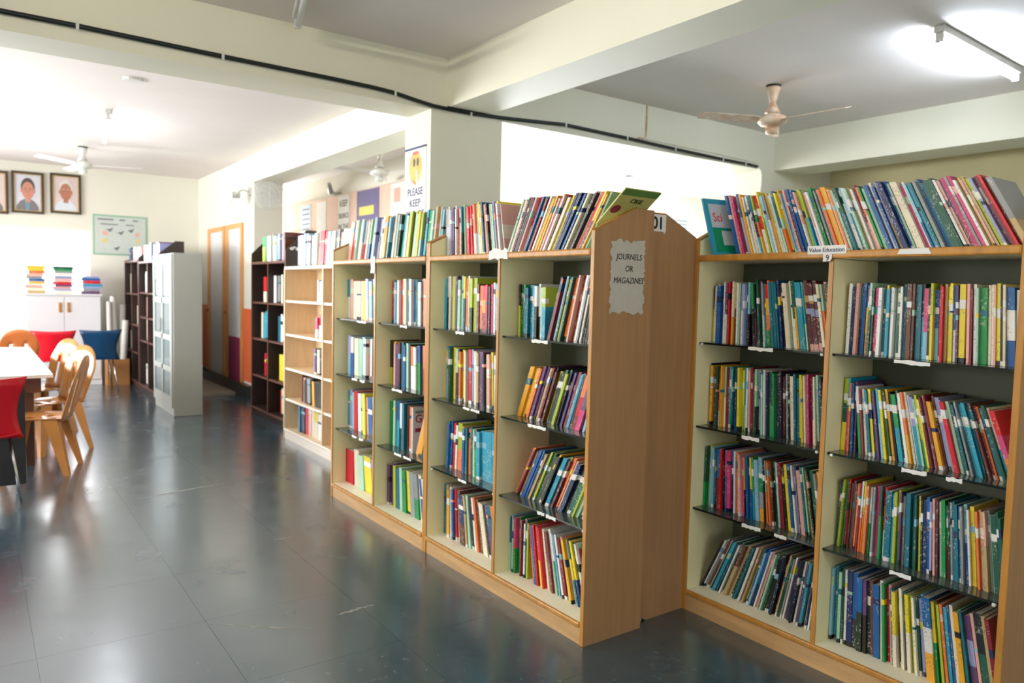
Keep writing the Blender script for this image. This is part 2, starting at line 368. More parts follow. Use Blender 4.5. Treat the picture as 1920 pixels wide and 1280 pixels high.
# painted dado, raised step and doors of the door wall
d = MB()
for a, b in ((10.05, 10.5), (11.31, 11.4), (12.31, 13.0)): d.box(3.012, 3.02, a, b, 0.2, 1.19)
struct('trim_5', d, 'orange_paint')
struct('baseboard_doors', box(2.93, 3.02, 10.05, 13.0, 0, 0.17), 'black_stone')
struct('trim_6', box(2.3, 2.93, 10.6, 12.4, 0, 0.035), 'stone_step')
for n, (a, b) in enumerate(((10.5, 11.31), (11.4, 12.31))):
    mb = MB()
    for q in ((a, a + 0.07, 0.17, 2.36), (b - 0.16, b, 0.17, 2.36), (a + 0.07, b - 0.16, 2.29, 2.36)): mb.box(2.985, 3.02, *q)
    dr = struct('door_%d' % (n + 1), mb, 'door_frame', bevel=0.004)
    obj('door_leaf', box(2.995, 3.02, a + 0.07, b - 0.16, 0.17, 2.29), 'door_white', dr)
    if n == 0: obj('kick_panel', box(2.988, 2.995, a + 0.07, b - 0.16, 0.17, 0.78), 'maroon_paint', dr)
    h = MB().lathe([(0.012, 0), (0.012, 0.012), (0.024, 0.022), (0.02, 0.045), (0, 0.05)], k=12)
    hh = obj('door_handle', h, 'brass', dr, local=True, smooth=True); hh.location = (2.985, b - 0.09, 1.12); hh.rotation_euler = (0, -math.pi / 2, 0)

# ------------------------------------------------------------------ bookcases
def bookcase(label, xf, depth, ya, yb, bays, zl, shelves, zb, zsh, zp, st, panels=(True, True), group=None):
    """open bookcase facing -X between ya (near end) and yb (far end)"""
    r = thing('bookcase', label, 'bookcase', (xf + depth / 2, (ya + yb) / 2, 0), group)
    side, inner, edge, ledge, plinth, bottom, back, glass, cedge = st
    t = 0.02; xb = xf + depth
    prof = [(xf, 0), (xf, zsh), (xf + 0.232 * depth / 0.34, zp), (xb, zp), (xb, 0)]
    low = [(xf, 0), (xf, zl - 0.03), (xb, zl - 0.03), (xb, 0)]
    for i, y in enumerate((ya, yb - t)):
        obj('side_panel', MB().prism(prof if panels[i] else low, 1, y, y + t), side, r)
        s = -0.0005 if i else t + 0.0005
        zt = (zsh if panels[i] else zl - 0.03)
        yy = (y - 0.001, y) if i else (y + t, y + t + 0.001)
        if inner != side: obj('inner_lining', MB().prism([(xf + 0.002, zb), (xf + 0.002, zsh - 0.006), (xf + 0.232 * depth / 0.34, zp - 0.006), (xb - 0.01, zp - 0.006), (xb - 0.01, zb)], 1, yy[0], yy[1]), inner, r)
        zt2 = zsh if panels[i] else zl - 0.03
        obj('edge_strip', box(xf - 0.006, xf, y - 0.001, y + t + 0.001, 0, zt2), edge, r, bevel=0.002)
        if panels[i] and edge == 'edge_wood':
            q = prof[1:3]; dx, dz = q[1][0] - q[0][0], q[1][1] - q[0][1]
            obj('edge_strip', MB().prism([q[0], q[1], (q[1][0], q[1][1] + 0.005), (q[0][0] - 0.004, q[0][1] + 0.005)], 1, y - 0.001, y + t + 0.001), edge, r)
    w = (yb - ya) / bays
    zback = zl - 0.001
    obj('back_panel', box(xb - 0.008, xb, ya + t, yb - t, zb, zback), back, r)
    for i in range(1, bays):
        y = ya + i * w
        obj('divider', box(xf + 0.004, xb - 0.008, y - t / 2, y + t / 2, zb, zl - 0.03), inner, r)
        obj('edge_strip', box(xf - 0.002, xf + 0.004, y - t / 2, y + t / 2, zb - 0.01, zl - 0.03), edge, r, bevel=0.001)
    obj('ledge', box(xf + 0.004, xb - 0.008, ya + t, yb - t, zl - 0.028, zl), inner if inner != 'cream_laminate' else 'bottom_board', r)
    obj('ledge_edge', box(xf - 0.012, xf + 0.004, ya + t + 0.001, yb - t - 0.001, zl - 0.03, zl + 0.001), ledge, r, bevel=0.007)
    obj('bottom_board', box(xf + 0.004, xb - 0.008, ya + t, yb - t, zb - 0.02, zb), bottom, r)
    obj('bottom_edge', box(xf - 0.012, xf + 0.004, ya + t + 0.001, yb - t - 0.001, zb - 0.022, zb + 0.001), ledge, r, bevel=0.006)
    obj('plinth', box(xf, xf + 0.02, ya + t, yb - t, 0, zb - 0.021), plinth, r)
    for z in shelves:
        for i in range(bays):
            a = ya + i * w + t / 2 + (t / 2 if i == 0 else 0) + 0.002; b = ya + (i + 1) * w - t / 2 - (t / 2 if i == bays - 1 else 0) - 0.002
            if glass:
                s = obj('glass_shelf', box(xf + 0.024, xb - 0.01, a, b, z - 0.008, z), 'dark_glass', r)
                obj('shelf_front', box(xf + 0.02, xf + 0.024, a, b, z - 0.009, z), 'glass_edge', s)
                for yy in (a + 0.02, b - 0.02):
                    if random.random() < 0.4: obj('shelf_peg', MB().box(xf + 0.012, xf + 0.02, yy - 0.006, yy + 0.006, z - 0.014, z - 0.003), 'clip_white', s, bevel=0.002)
                # torn paper shelf tags
                n = random.choice((1, 1, 2)); y0 = a + (b - a) * random.uniform(0.38, 0.5)
                for q in range(n):
                    wd = random.uniform(0.07, 0.14) / n ** 0.5; pts = []
                    k = 8
                    for j in range(k + 1): pts.append((y0 + wd * j / k, z - 0.002 + random.uniform(-0.002, 0.002)))
                    for j in range(k, -1, -1): pts.append((y0 + wd * j / k, z - 0.016 + random.uniform(-0.004, 0.003)))
                    obj('shelf_label', MB().prism(pts, 0, xf + 0.0185, xf + 0.0198), 'white_paper', s); y0 -= wd + 0.03
            else:
                s = obj('shelf', box(xf + 0.012, xb - 0.01, a, b, z - 0.018, z), inner, r)
                obj('shelf_front', box(xf + 0.006, xf + 0.012, a, b, z - 0.02, z + 0.001), cedge, s)
    return r
ST1 = ('tan_laminate', 'cream_laminate', 'edge_wood', 'edge_wood', 'plinth_laminate', 'bottom_board', 'shaded_back_board', True, None)
SH = (1.286, 0.89, 0.497)
XA, XR = 2.084, 2.755
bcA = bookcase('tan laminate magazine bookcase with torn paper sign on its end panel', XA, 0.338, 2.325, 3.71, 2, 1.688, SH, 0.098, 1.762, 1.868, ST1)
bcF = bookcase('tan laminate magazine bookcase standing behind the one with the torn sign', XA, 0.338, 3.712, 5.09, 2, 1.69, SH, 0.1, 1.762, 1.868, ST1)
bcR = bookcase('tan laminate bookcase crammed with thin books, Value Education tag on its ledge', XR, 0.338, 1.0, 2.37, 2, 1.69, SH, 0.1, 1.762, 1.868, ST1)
# back-to-back unit behind the magazine bookcase: only its end panel shows
STB = ('tan_laminate', 'cream_laminate', 'edge_wood', 'edge_wood', 'plinth_laminate', 'bottom_board', 'shaded_back_board', True, None)
rb = thing('bookcase', 'tan bookcase end with 01 tag, back to back with the magazine bookcase', 'bookcase', (2.59, 3.1, 0))
obj('side_panel', MB().prism([(2.425, 0.06), (2.425, 1.868), (2.545, 1.868), (2.7545, 1.772), (2.7545, 0.0), (2.5, 0.0)], 1, 2.372, 2.392), 'tan_laminate', rb)
obj('side_panel', MB().prism([(2.425, 0), (2.425, 1.868), (2.545, 1.868), (2.7545, 1.772), (2.7545, 0)], 1, 3.74, 3.76), 'tan_laminate', rb)
obj('back_panel', box(2.425, 2.433, 2.405, 3.74, 0.1, 1.66), 'shaded_back_board', rb)
obj('ledge', box(2.433, 2.741, 2.405, 3.74, 1.66, 1.69), 'bottom_board', rb)
obj('bottom_board', box(2.433, 2.741, 2.405, 3.74, 0.08, 0.1), 'bottom_board', rb)
for z in SH: obj('glass_shelf', box(2.435, 2.735, 2.407, 3.738, z - 0.008, z), 'dark_glass', rb)
STL = ('pale_wood', 'pale_wood', 'pale_wood', 'white_edge', 'white_edge', 'pale_wood', 'pale_wood', False, 'white_edge')
bcL = bookcase('pale birch bookcase with white edges, half empty shelves', 2.5, 0.33, 5.34, 7.33, 2, 1.695, (1.367, 1.039, 0.704, 0.399), 0.1, 1.7, 1.7, STL, panels=(False, False))
STD = ('dark_wood', 'dark_wood', 'dark_edge', 'dark_edge', 'dark_wood', 'dark_wood', 'dark_wood', False, 'dark_edge')
bcD = bookcase('dark brown bookcase beyond the pale birch one, paint stains on its end', 2.67, 0.33, 7.79, 8.97, 2, 1.775, (1.317, 0.897, 0.468), 0.09, 1.88, 2.1, STD)
for y, z, rr in ((2.73, 1.9, 0.02), (2.76, 1.915, 0.014), (2.8, 1.9, 0.024), (2.84, 1.87, 0.02)):
    obj('paint_stain', MB().prism([(y + rr * random.uniform(0.6, 1.4) * math.cos(k * 0.7), z + 0.7 * rr * random.uniform(0.6, 1.4) * math.sin(k * 0.7)) for k in range(9)], 1, 7.788, 7.7899), 'white_paper', bcD)
bcK1 = bookcase('dark brown file bookcase right behind the grey steel cabinet', 1.91, 0.33, 10.42, 11.68, 2, 1.8, (1.375, 1.036, 0.708), 0.09, 1.86, 2.05, STD)
bcK2 = bookcase('dark brown file bookcase nearest the poster on the far wall', 1.91, 0.33, 11.72, 12.86, 2, 1.83, (1.35, 0.9, 0.5), 0.09, 1.84, 1.9, STD)

# ------------------------------------------------------------------ books
PAL = {'w': (226, 226, 222), 'W': (232, 222, 196), 'k': (26, 29, 30), 'g': (18, 84, 66), 'G': (20, 142, 74), 'l': (172, 188, 52), 'y': (228, 208, 52),
       'Y': (228, 168, 44), 'o': (228, 118, 56), 'r': (206, 24, 40), 'm': (128, 26, 44), 'p': (196, 60, 116), 'P': (226, 172, 160), 'v': (98, 64, 106),
       'u': (150, 156, 198), 'b': (12, 88, 152), 'B': (18, 44, 92), 't': (12, 106, 126), 'T': (40, 152, 180), 's': (134, 186, 206), 'a': (142, 146, 146),
       'n': (98, 56, 40), 'e': (166, 206, 180), 'h': (186, 160, 112), 'q': (92, 44, 54)}
CNAME = {'w': 'white', 'W': 'cream', 'k': 'black', 'g': 'dark green', 'G': 'green', 'l': 'lime', 'y': 'yellow', 'Y': 'amber', 'o': 'orange', 'r': 'red', 'm': 'maroon',
         'p': 'magenta', 'P': 'pink', 'v': 'purple', 'u': 'lavender', 'b': 'blue', 'B': 'navy', 't': 'teal', 'T': 'turquoise', 's': 'sky blue', 'a': 'grey', 'n': 'brown',
         'e': 'mint', 'h': 'tan', 'q': 'plum'}
LIN = {k: srgb(v) for k, v in PAL.items()}
def ordinal(n):
    if 10 <= n % 100 <= 20: return '%dth' % n
    return '%d%s' % (n, {1: 'st', 2: 'nd', 3: 'rd'}.get(n % 10, 'th'))
def jit(c, a=0.12):
    k = 1 + random.uniform(-a, a); return tuple(min(1, max(0.004, v * k + random.uniform(-0.01, 0.01))) for v in c)
def cover_mesh(bands, w, h, d, s):
    """U-shaped cover (spine towards -X, boards to +X), banded in height; lean s moves the top to +Y"""
    cut = [0.0]
    if len(bands) == 1:
        c = LIN[bands]; zs = [0, h]; cols = [jit(c)]
        if random.random() < 0.55:                       # a printed title block and a publisher's foot
            a = random.uniform(0.55, 0.8); other = LIN[random.choice('wWkyPesBt')]
            zs = [0, 0.06 * h, a * h, min(0.97, a + random.uniform(0.03, 0.14)) * h, h]; cols = [jit(LIN[random.choice(bands * 2 + 'wk')]), cols[0], jit(other), jit(c)]
    else:
        n = len(bands); cols = [jit(LIN[b]) for b in reversed(bands)]
        zs = [0] + [h * (i + random.uniform(-0.25, 0.25)) / n for i in range(1, n)] + [h]
    t = 0.0008 if w > 0.004 else w * 0.2
    prof = [(d, 0), (0, 0), (0, -w), (d, -w), (d, -w + t), (t, -w + t), (t, -t), (d, -t)]   # (x, y): y runs to -w (reading left to right)
    v = []; f = []; fc = []
    for z in zs:
        for (x, y) in prof: v.append((x, y + s * z, z))
    k = 8
    for i in range(len(zs) - 1):
        for j in range(k):
            a = i * k + j; b = i * k + (j + 1) % k; f.append((a, a + k, b + k, b)); fc.append(cols[i])
    for base, top in ((0, False), ((len(zs) - 1) * k, True)):
        for q in ((0, 1, 6, 7), (1, 2, 5, 6), (2, 3, 4, 5)):
            g = [base + i for i in q]; f.append(tuple(g if top else g[::-1])); fc.append(cols[-1] if top else cols[0])
    return v, f, fc
STUFF = {'book': ([], [], []), 'magazine': ([], [], [])}
STUFF_PAGES = {'book': ([], []), 'magazine': ([], [])}
def paint(me, f, fc):
    at = me.attributes.new('print', 'FLOAT_COLOR', 'CORNER'); buf = []
    for p, c in zip(f, fc): buf += [c[0], c[1], c[2], 1.0] * len(p)
    at.data.foreach_set('color', buf)
N_IND = {'book': 0, 'magazine': 0, 'booklet': 0}
def one_book(kind, bands, w, h, d, s, pos, label, group, stuff, sticker):
    v, f, fc = cover_mesh(bands, w, h, d, s)
    t = 0.0012 if w > 0.004 else w * 0.25; e = 0.002
    pv = [(x, y + s * z, z) for z in (0.001, h - e) for (x, y) in ((t, -t), (t, -w + t), (d - e, -w + t), (d - e, -t))]
    pf = [(0, 1, 2, 3), (7, 6, 5, 4), (0, 4, 5, 1), (1, 5, 6, 2), (2, 6, 7, 3), (3, 7, 4, 0)]
    if stuff:
        V, F, C = STUFF[kind]; n = len(V); V += [(a + pos[0], b + pos[1], c + pos[2]) for a, b, c in v]; F += [tuple(i + n for i in q) for q in f]; C += fc
        V, F = STUFF_PAGES[kind]; n = len(V); V += [(a + pos[0], b + pos[1], c + pos[2]) for a, b, c in pv]; F += [tuple(i + n for i in q) for q in pf]
        return None
    me = bpy.data.meshes.new(kind); me.from_pydata(v, [], f); me.materials.append(M('printed_cover')); paint(me, f, fc)
    o = link(kind, me, None, pos); tag(o, label, kind, group); N_IND[kind] += 1
    pm = bpy.data.meshes.new('page_block'); pm.from_pydata(pv, [], pf); pm.materials.append(M('page_paper')); link('page_block', pm, o)
    if sticker:
        z0 = h * random.uniform(0.62, 0.74); z1 = z0 + random.uniform(0.02, 0.034); g = 0.0004; x1 = random.uniform(0.008, 0.022)
        sv = [(x, y + s * z, z) for z in (z0, z1) for (x, y) in ((-g, g), (-g, -w - g), (x1, -w - g), (x1, g))]
        sm = bpy.data.meshes.new('spine_label'); sm.from_pydata(sv, [], [(0, 1, 2, 3), (7, 6, 5, 4), (0, 4, 5, 1), (1, 5, 6, 2), (2, 6, 7, 3), (3, 7, 4, 0)])
        sm.materials.append(M('white_paper')); link('spine_label', sm, o)
    return o
def parse(s):
    out = []
    for tk in s.split():
        b = ''.join(c for c in tk if c in PAL); n = ''.join(c for c in tk if c.isdigit()); out.append((b, float(n[-1]) if n else 1.4))
    return out
def row(kind, x, yl, yr, z, spec, lean, h, label, group, stuff=False, setback=0.1, d=0.195, sticker=0.3, hvar=0.012):
    """books from yl (left end in view, far) to yr (right end, near); spec tokens 'bands[thickness]', '|' separates groups.
    lean: per group (slope at start, slope at end), + = tops to the left; h: per group height"""
    groups = [parse(g) for g in spec.split('|')]
    bk = []
    for g, ln, hh in zip(groups, lean, h):
        for i, (b, n) in enumerate(g):
            s = ln[0] + (ln[1] - ln[0]) * (i / max(1, len(g) - 1)) + random.uniform(-0.006, 0.006)
            H = hh + random.uniform(-hvar, hvar)
            bk.append((b, n * random.uniform(0.85, 1.15), s, H / math.sqrt(1 + s * s)))
    L = yl - yr
    def lay(sc):
        ts = []; t = max(0, bk[0][2]) * bk[0][3]
        for i, (b, n, s, H) in enumerate(bk):
            if i:
                pb, pn, ps, pH = bk[i - 1]; t += pn * sc + max(0, (s - ps) * min(pH, H)) + 0.0008
            ts.append(t)
        end = max(t_ + q[1] * sc + max(0, -q[2]) * q[3] for t_, q in zip(ts, bk))
        return ts, end
    lo, hi = 0.0005, 0.03
    for _ in range(40):
        mid = (lo + hi) / 2
        if lay(mid)[1] > L: hi = mid
        else: lo = mid
    ts, end = lay(lo)
    for i, (t, (b, n, s, H)) in enumerate(zip(ts, bk)):
        cn = CNAME[b[0]] if len(b) == 1 else CNAME[b[0]] + ' and ' + CNAME[b[1]]
        k2 = kind if kind == 'magazine' or n >= 1.7 else 'booklet'
        lb = label.format(c=cn, n=ordinal(i + 1), k=k2)
        if len(lb.replace(',', '').split()) > 16: lb = label.format(c=CNAME[b[0]], n=ordinal(i + 1), k=k2)
        one_book(kind if stuff else k2, b, n * lo, H, d + random.uniform(-0.012, 0.012), s, (x + setback + random.uniform(-0.012, 0.014), yl - t, z + 0.0006), lb, group, stuff, random.random() < sticker)
GB = 'thin books crammed in the Value Education bookcase'
zR = (1.69, SH[0], SH[1], SH[2], 0.1)
RL = (2.345, 1.70); RR = (1.672, 1.025)
NM = 'Value Education bookcase'
row('book', XR, 2.30, 1.03, zR[0], "ub b2 PP p2 n oPu bu YY2 W uw w tw tkT lGoY rw2 W yl eW s aw YY2 eW ww gG te yeo Y s us P m b2 b2 u Pw l2 lT ab Pw w G2 g a T o2 YY3 W o e g gt w sw wt2 e h w mP oP G e3 t b w b uh2 B3 b e rW WW4 p w sb T2 tt e a b t2 g3 g w P vn p3 a p2 w y P h l2 u v m2 r n ah3",
    [(0.30, 0.56)], [0.285], '{c} {k}, {n} from left on top ledge of ' + NM, GB, sticker=0.15)
row('book', XR, RL[0] + 0.0, RL[1], zR[1], "ky w w b3 v w vw2 tk r tn WY h2n w e mn uw u t sk | Gk2 kq g g v ae t rYoG2 oPm t2 t2 t b B k W2 W e W gW gY T4 Te yn qqhquqqqqP3 qqhquqqqqP3 qqhquqqqqP3 W2 eo P n gl",
    [(0, 0.02), (0.08, 0.2)], [0.275, 0.285], '{c} {k}, {n} from left, first shelf down, far bay of ' + NM, GB, sticker=0.15)
row('book', XR, RR[0], RR[1], zR[1], "h w2 B2 P2 tk b2 byl or eg g p3 w2 t yl T2 w w e g w t vP n3 n t3 kT ps3 k ly bs2 n r h y2 y bw v y3 o P m w e G4 W W P y2 k W bwb4 w2 qk h",
    [(-0.02, 0.06)], [0.27], '{c} {k}, {n} from left, first shelf down, near bay of ' + NM, GB, sticker=0.25)
row('book', XR, RL[0], RL[1], zR[2], "kW Y2 n4 g roW Yr Y eW m3 T2 eG g b t B y2 yl G Te w P m2 m2 G ek w b3 e w a B P gG3 G e B2 k2 q a k W4 t2 t2 y2 y W w p m tTW2 W e t k q2 W w y2",
    [(0, 0.09)], [0.282], '{c} {k}, {n} from left, second shelf down, far bay of ' + NM, GB, sticker=0.2)
row('book', XR, RR[0], RR[1], zR[2], "lgy4 Tp o b2 v | wG2 m W2 Tb t y2 b v u Ts2 y2 l g Y k GT3 g2 w2 oY2 W w uT3 e lG2 y m w2 m Y3 n u3 ua r3 e2 g t k a T3 T2 t g n m o t3 g2 WT rpo4",
    [(-0.02, 0.02), (0.1, 0.36)], [0.285, 0.262], '{c} {k}, {n} from left, second shelf down, near bay of ' + NM, GB, sticker=0.65)
row('book', XR, RL[0], RL[1], zR[3], "gG yl gT s2 s t k bm3 r k u pb p3 bB2 w o P2 P2 p2 Yk uk b2 t yb GT s3 sGaY3 k eo n2 o n k t e m3 q k y3 b2 w u B P3 t e g y k g3 a Yb w",
    [(-0.01, 0.2)], [0.28], '{c} {k}, {n} from left, third shelf down, far bay of ' + NM, GB, sticker=0.4)
row('book', XR, RR[0], RR[1] + 0.015, zR[3], "g2 yl l G rW m n q2 n o m wo yo Y o wG s2 a p2 w gG row3 t4 T l2 lG v a u t3 t3 g h yl k B3 b2 u P q We G3 Gm k a t t3 b a sb2 w y3 h o P h2 Ph a e g3 g g",
    [(-0.06, 0.12)], [0.275], '{c} {k}, {n} from left, third shelf down, near bay of ' + NM, GB, sticker=0.45)
row('book', XR, RL[0], RL[1], zR[4], "k w a n2 a g T3 t k w g2 nh3 h3 k g t e w2 o2 h y b s bB2 w P2 k e g k3 b k v h g a w q B3 k w e v T2 W2 B w mTG3 g2",
    [(-0.48, -0.1)], [0.29], '{c} {k}, {n} from left, bottom shelf, far bay of ' + NM, GB, sticker=0.05)
row('book', XR, RR[0], RR[1], zR[4], "s T g e2 g w B3 bk3 bk3 vk2 k2 n b4 wW2 G r P t yW2 k W t yW2 l W g u s bwY4 yG n l o T2 b W2 Y3 G t vuv3 P kg4 h2 m2",
    [(0, 0.2)], [0.3], '{c} {k}, {n} from left, bottom shelf, near bay of ' + NM, GB, sticker=0.05)

GM = 'magazines in the bookcases with the torn sign'
AB = (3.69, 2.345); YA = (3.005, 2.345); YB = (3.69, 3.025); YCm = (4.382, 3.733); YD = (5.07, 4.41)
NA = 'torn sign bookcase'
row('magazine', XA, 3.69, 2.345, 1.688, "a hw w u2 v2 w w w ro w wT tk e h r2 r2 r2 r2 ro2 ow w s mP yw y b P o2 kg m2 e e u rY y w b PWP1 | km e W G P k n Wg k P rP2 u b e k m n w Y2 Y w r2 oG w m W2 y k B2 gW B2 Bt b P W g W k W r4 yk Y e",
    [(0.02, 0.2), (-0.5, -0.68)], [0.27, 0.29], '{c} magazine, {n} from left on top ledge of the ' + NA, GM, sticker=0.15)
row('magazine', XA, YA[0] - 0.02, YA[1], SH[0], "kl g2 eG G t3 t3 T wk2 wk2 e y lT3 | wm k m2 aG s g l g o2 yW B P m h2 w a w k k g a s P k w",
    [(0, 0), (-0.33, -0.2)], [0.245, 0.295], '{c} magazine, {n} from left, first shelf down, near bay of ' + NA, GM, sticker=0.3)
row('magazine', XA, YA[0] - 0.01, YA[1], SH[1], "B Y3 Y2 Y o n h v2 v sl2 h m k n y k3 g2 l2 k b v b m2 s T k orm3 pvp3 mT ys l w",
    [(-0.42, -0.36)], [0.275], '{c} magazine, {n} from left, second shelf down, near bay of ' + NA, GM, sticker=0.3)
row('magazine', XA, YA[0] - 0.02, YA[1], SH[2], "o2 m h k b2 b k h2 k l g2 n g Y k g2 T3 h q oq2 o P B3 k2 g3 g lg l e2 w2 w",
    [(-0.55, -0.5)], [0.285], '{c} magazine, {n} from left, third shelf down, near bay of ' + NA, GM, sticker=0.2)
row('magazine', XA, YA[0], YA[1], 0.098, "te s e pG2 G y3 m P w g l | ro2 b2 r myG ry r W3 W gW m w2 wG s bs2 w m2 P y2 Y w k gyt yB2 B2 y w m G3 W3",
    [(0, 0), (0.16, 0.36)], [0.28, 0.285], '{c} magazine, {n} from left, bottom shelf, near bay of ' + NA, GM, sticker=0.1)
row('magazine', XA, YB[0] - 0.0, YB[1], SH[0], "T2 wk w r l2 v e2 e yt o w l2 lk2 l3 | n o2 rYm3 r k p w s2 T2 sw3 e b3 k",
    [(0, 0), (0, 0.03)], [0.285, 0.25], '{c} magazine, {n} from left, first shelf down, far bay of ' + NA, GM, sticker=0.3)
row('magazine', XA, YB[0], YB[1], SH[1], "Y T s g y W ek2 k o y eWb W g eo r2 u W2 h v3 k W2 P2 y n w o2 gP3 l3 h2",
    [(0, 0.06)], [0.285], '{c} magazine, {n} from left, second shelf down, far bay of ' + NA, GM, sticker=0.3)
row('magazine', XA, YB[0] - 0.03, YB[1], SH[2], "T b b r w lo3 Y b t o3 g e gG2 T2 T3 T3 T3 s s T w e",
    [(-0.06, 0.1)], [0.26], '{c} magazine, {n} from left, third shelf down, far bay of ' + NA, GM, sticker=0.6)
row('magazine', XA, YB[0], YB[1], 0.098, "t3 h Y w b r P n2 Bn3 h e k w o n W2 W k v t3 o2 G4",
    [(0, 0.34)], [0.285], '{c} magazine, {n} from left, bottom shelf, far bay of ' + NA, GM, sticker=0.1)
row('magazine', XA, 5.06, 3.735, 1.69, "wP P2 Pr wr e W P w sw wr w P W W eb l e2 u uw s Pm w y oP Y w st a te w P e k G T w lW l2 k2 l e y w ls B T G2 T2 e w h w s",  # spine colours paled to stand in for the overexposure on this ledge
    [(-0.3, -0.16)], [0.28], '{c} magazine, {n} from left on top ledge behind the ' + NA, GM, sticker=0.1)
NF = 'bookcase behind the torn sign one'
row('magazine', XA, YCm[0], YCm[1], SH[0], "r t s t w r o W2 s t w b t e w k o n W W2 T k p e", [(0, 0.04)], [0.27], '{c} magazine, {n} from left, first shelf, near bay, ' + NF, GM, stuff=False, sticker=0.2)
for spec, z, hh, ln in (("kl Yr2 P v2 n t2 b e k ow3 w bG2 k w or3 g l2 l W", SH[1], 0.27, 0.06), ("v v l t2 e G y2 a2 aG2 W b w2 W k", 0.1, 0.27, 0.25)):
    row('magazine', XA, YCm[0], YCm[1], z, spec, [(0, ln)], [hh], '', GM, stuff=True)
row('magazine', XA, YCm[0], 4.06, SH[2], "G G2 e bT2 wk w2 t k2 o3", [(0, 0)], [0.285], '', GM, stuff=True)
row('magazine', XA, 4.03, 3.735, SH[2], "P Y Y2 k Y2 w h", [(-0.4, -0.3)], [0.27], '', GM, stuff=True)
for spec, z, hh, ln in (("Tw P W2 W2 W y uP s w o W", SH[0], 0.27, 0.06), ("m us wb W2 e2 s w P w k s w", SH[1], 0.27, 0), ("T u s r2 w2 e y P b2 s", SH[2], 0.27, 0.1), ("r5 W3 e3 y4 u3 p3", 0.1, 0.25, 0.3)):
    row('magazine', XA, YD[0], YD[1], z, spec, [(0, ln)], [hh], '', GM, stuff=True)
# small rows in the far bookcases
def far(x, yl, yr, z, spec, hh, ln=(0, 0), d=0.19, setback=0.06): row('book', x, yl, yr, z, spec, [ln], [hh], '', None, stuff=True, setback=setback, d=d, hvar=0.02)
far(2.5, 7.15, 5.5, 1.696, "u3 W2 w4 u3 s3 P2 s3 t2 w3 W3 r5 r4 s3 w4 a3 P4 W4 e3 w3 y2 s4 w3 o3 P3", 0.3, (0, -0.3))
far(2.5, 6.62, 6.36, 1.368, "uw Ww wP uw Pw", 0.2); far(2.5, 6.64, 6.36, 1.04, "pw rw lw Ww wP", 0.19)
far(2.5, 6.7, 6.36, 0.705, "u v l W2 B2 sb2 u", 0.22, (0, 0.05)); far(2.5, 7.0, 6.4, 0.4, "n P2 k3 a3 k Y2 k4 k4", 0.24, (0, 0.1)); far(2.5, 7.1, 6.4, 0.1, "s t2 B4 r3 P3 W3 yW4 w4 lw4", 0.26)
far(2.67, 8.8, 7.85, 1.776, "Gl3 G3 w2 w3 a2 W2 s2 b2 u2 w2 P2 n2", 0.29)
far(2.67, 8.7, 8.46, 1.318, "rW4 n2 Pk2", 0.27); far(2.67, 8.36, 7.84, 1.318, "w3 k2 a2 W2 k2 o2 s2 w2", 0.3)
far(2.67, 8.8, 8.46, 0.898, "W2 T4 T3 P2", 0.3); far(2.67, 8.2, 7.84, 0.898, "t3 w2 W3 P2", 0.29)
far(2.67, 8.7, 8.46, 0.469, "r2 m2 q3 wm3", 0.27); far(2.67, 8.2, 7.84, 0.469, "y5 y3 q3 P2", 0.28); far(2.67, 8.15, 7.84, 0.1, "r2 e2 W4 wo4 w3", 0.27)
for (a, b) in ((11.66, 11.08), (11.03, 10.46)):
    for z in (1.376, 1.037, 0.709, 0.1): far(1.91, a - 0.12, b + 0.06, z, random.choice(("w4 W3 P3 w4 W3 w3", "w3 w4 W4 o3 w3 w4", "P4 w3 W4 w4 P2")), 0.27)
for (a, b) in ((12.84, 12.3), (12.26, 11.75)):
    for z in (1.351, 0.901, 0.501): far(1.91, a - 0.1, b + 0.06, z, random.choice(("q4 q4 n3 W3", "k3 q4 W3 n3", "W3 q4 a3 w4")), 0.29)
far(1.91, 12.8, 11.8, 1.831, "b5 B4 n3 W4 P4 w4 W4 w4 s3 P3", 0.2); far(1.91, 11.6, 10.5, 1.801, "w4 W4 w5 l3 w5 b4 W3 r5 p5 m4 v4 u3", 0.23)
for kind in ('book', 'magazine'):
    V, F, C = STUFF[kind]; me = bpy.data.meshes.new(kind + '_row'); me.from_pydata(V, [], F); me.materials.append(M('printed_cover')); paint(me, F, C)
    o = link(kind + '_row', me)
    tag(o, {'book': 'rows of books and files in the pale and dark bookcases farther back', 'magazine': 'rows of pale magazines in the lower shelves behind the torn sign bookcase'}[kind], kind + 's', None, 'stuff')
    V, F = STUFF_PAGES[kind]; pm = bpy.data.meshes.new('page_blocks'); pm.from_pydata(V, [], F); pm.materials.append(M('page_paper')); p = link('page_blocks', pm, o); p['kind'] = 'stuff'
def flat_cover_book(name, label, w, h, t, m1, m2, origin, ux, uy):
    """a single book with its front cover in view; origin is a bottom corner, ux runs along its width, uy along its height"""
    ux = Vector(ux).normalized(); uy = Vector(uy).normalized(); uz = ux.cross(uy); o = Vector(origin)
    r = thing(name, label, name, origin)
    def slab(n, x0, x1, y0, y1, z0, z1, m):
        mb = box(x0, x1, y0, y1, z0, z1); mb.v = [tuple(ux * a + uy * b + uz * c) for a, b, c in mb.v]; return obj(n, mb, m, r, local=True)
    slab('page_block', 0.003, w - 0.003, 0.003, h - 0.003, -t + 0.001, -0.001, 'page_paper')
    slab('back_cover', 0, w, 0, h, -t, -t + 0.001, m1); slab('front_cover', 0, w, 0, h, -0.001, 0, m1); slab('spine', -0.0008, 0.001, 0, h, -t, 0, m1)
    return r, slab, ux, uy, uz, o
mat('cover_teal', (40, 152, 186), 0.35, noise=0.06, nscale=20); mat('cover_grey', (190, 196, 200), 0.4, noise=0.05, nscale=20); mat('cover_green', (14, 140, 96), 0.4, noise=0.1, nscale=14)
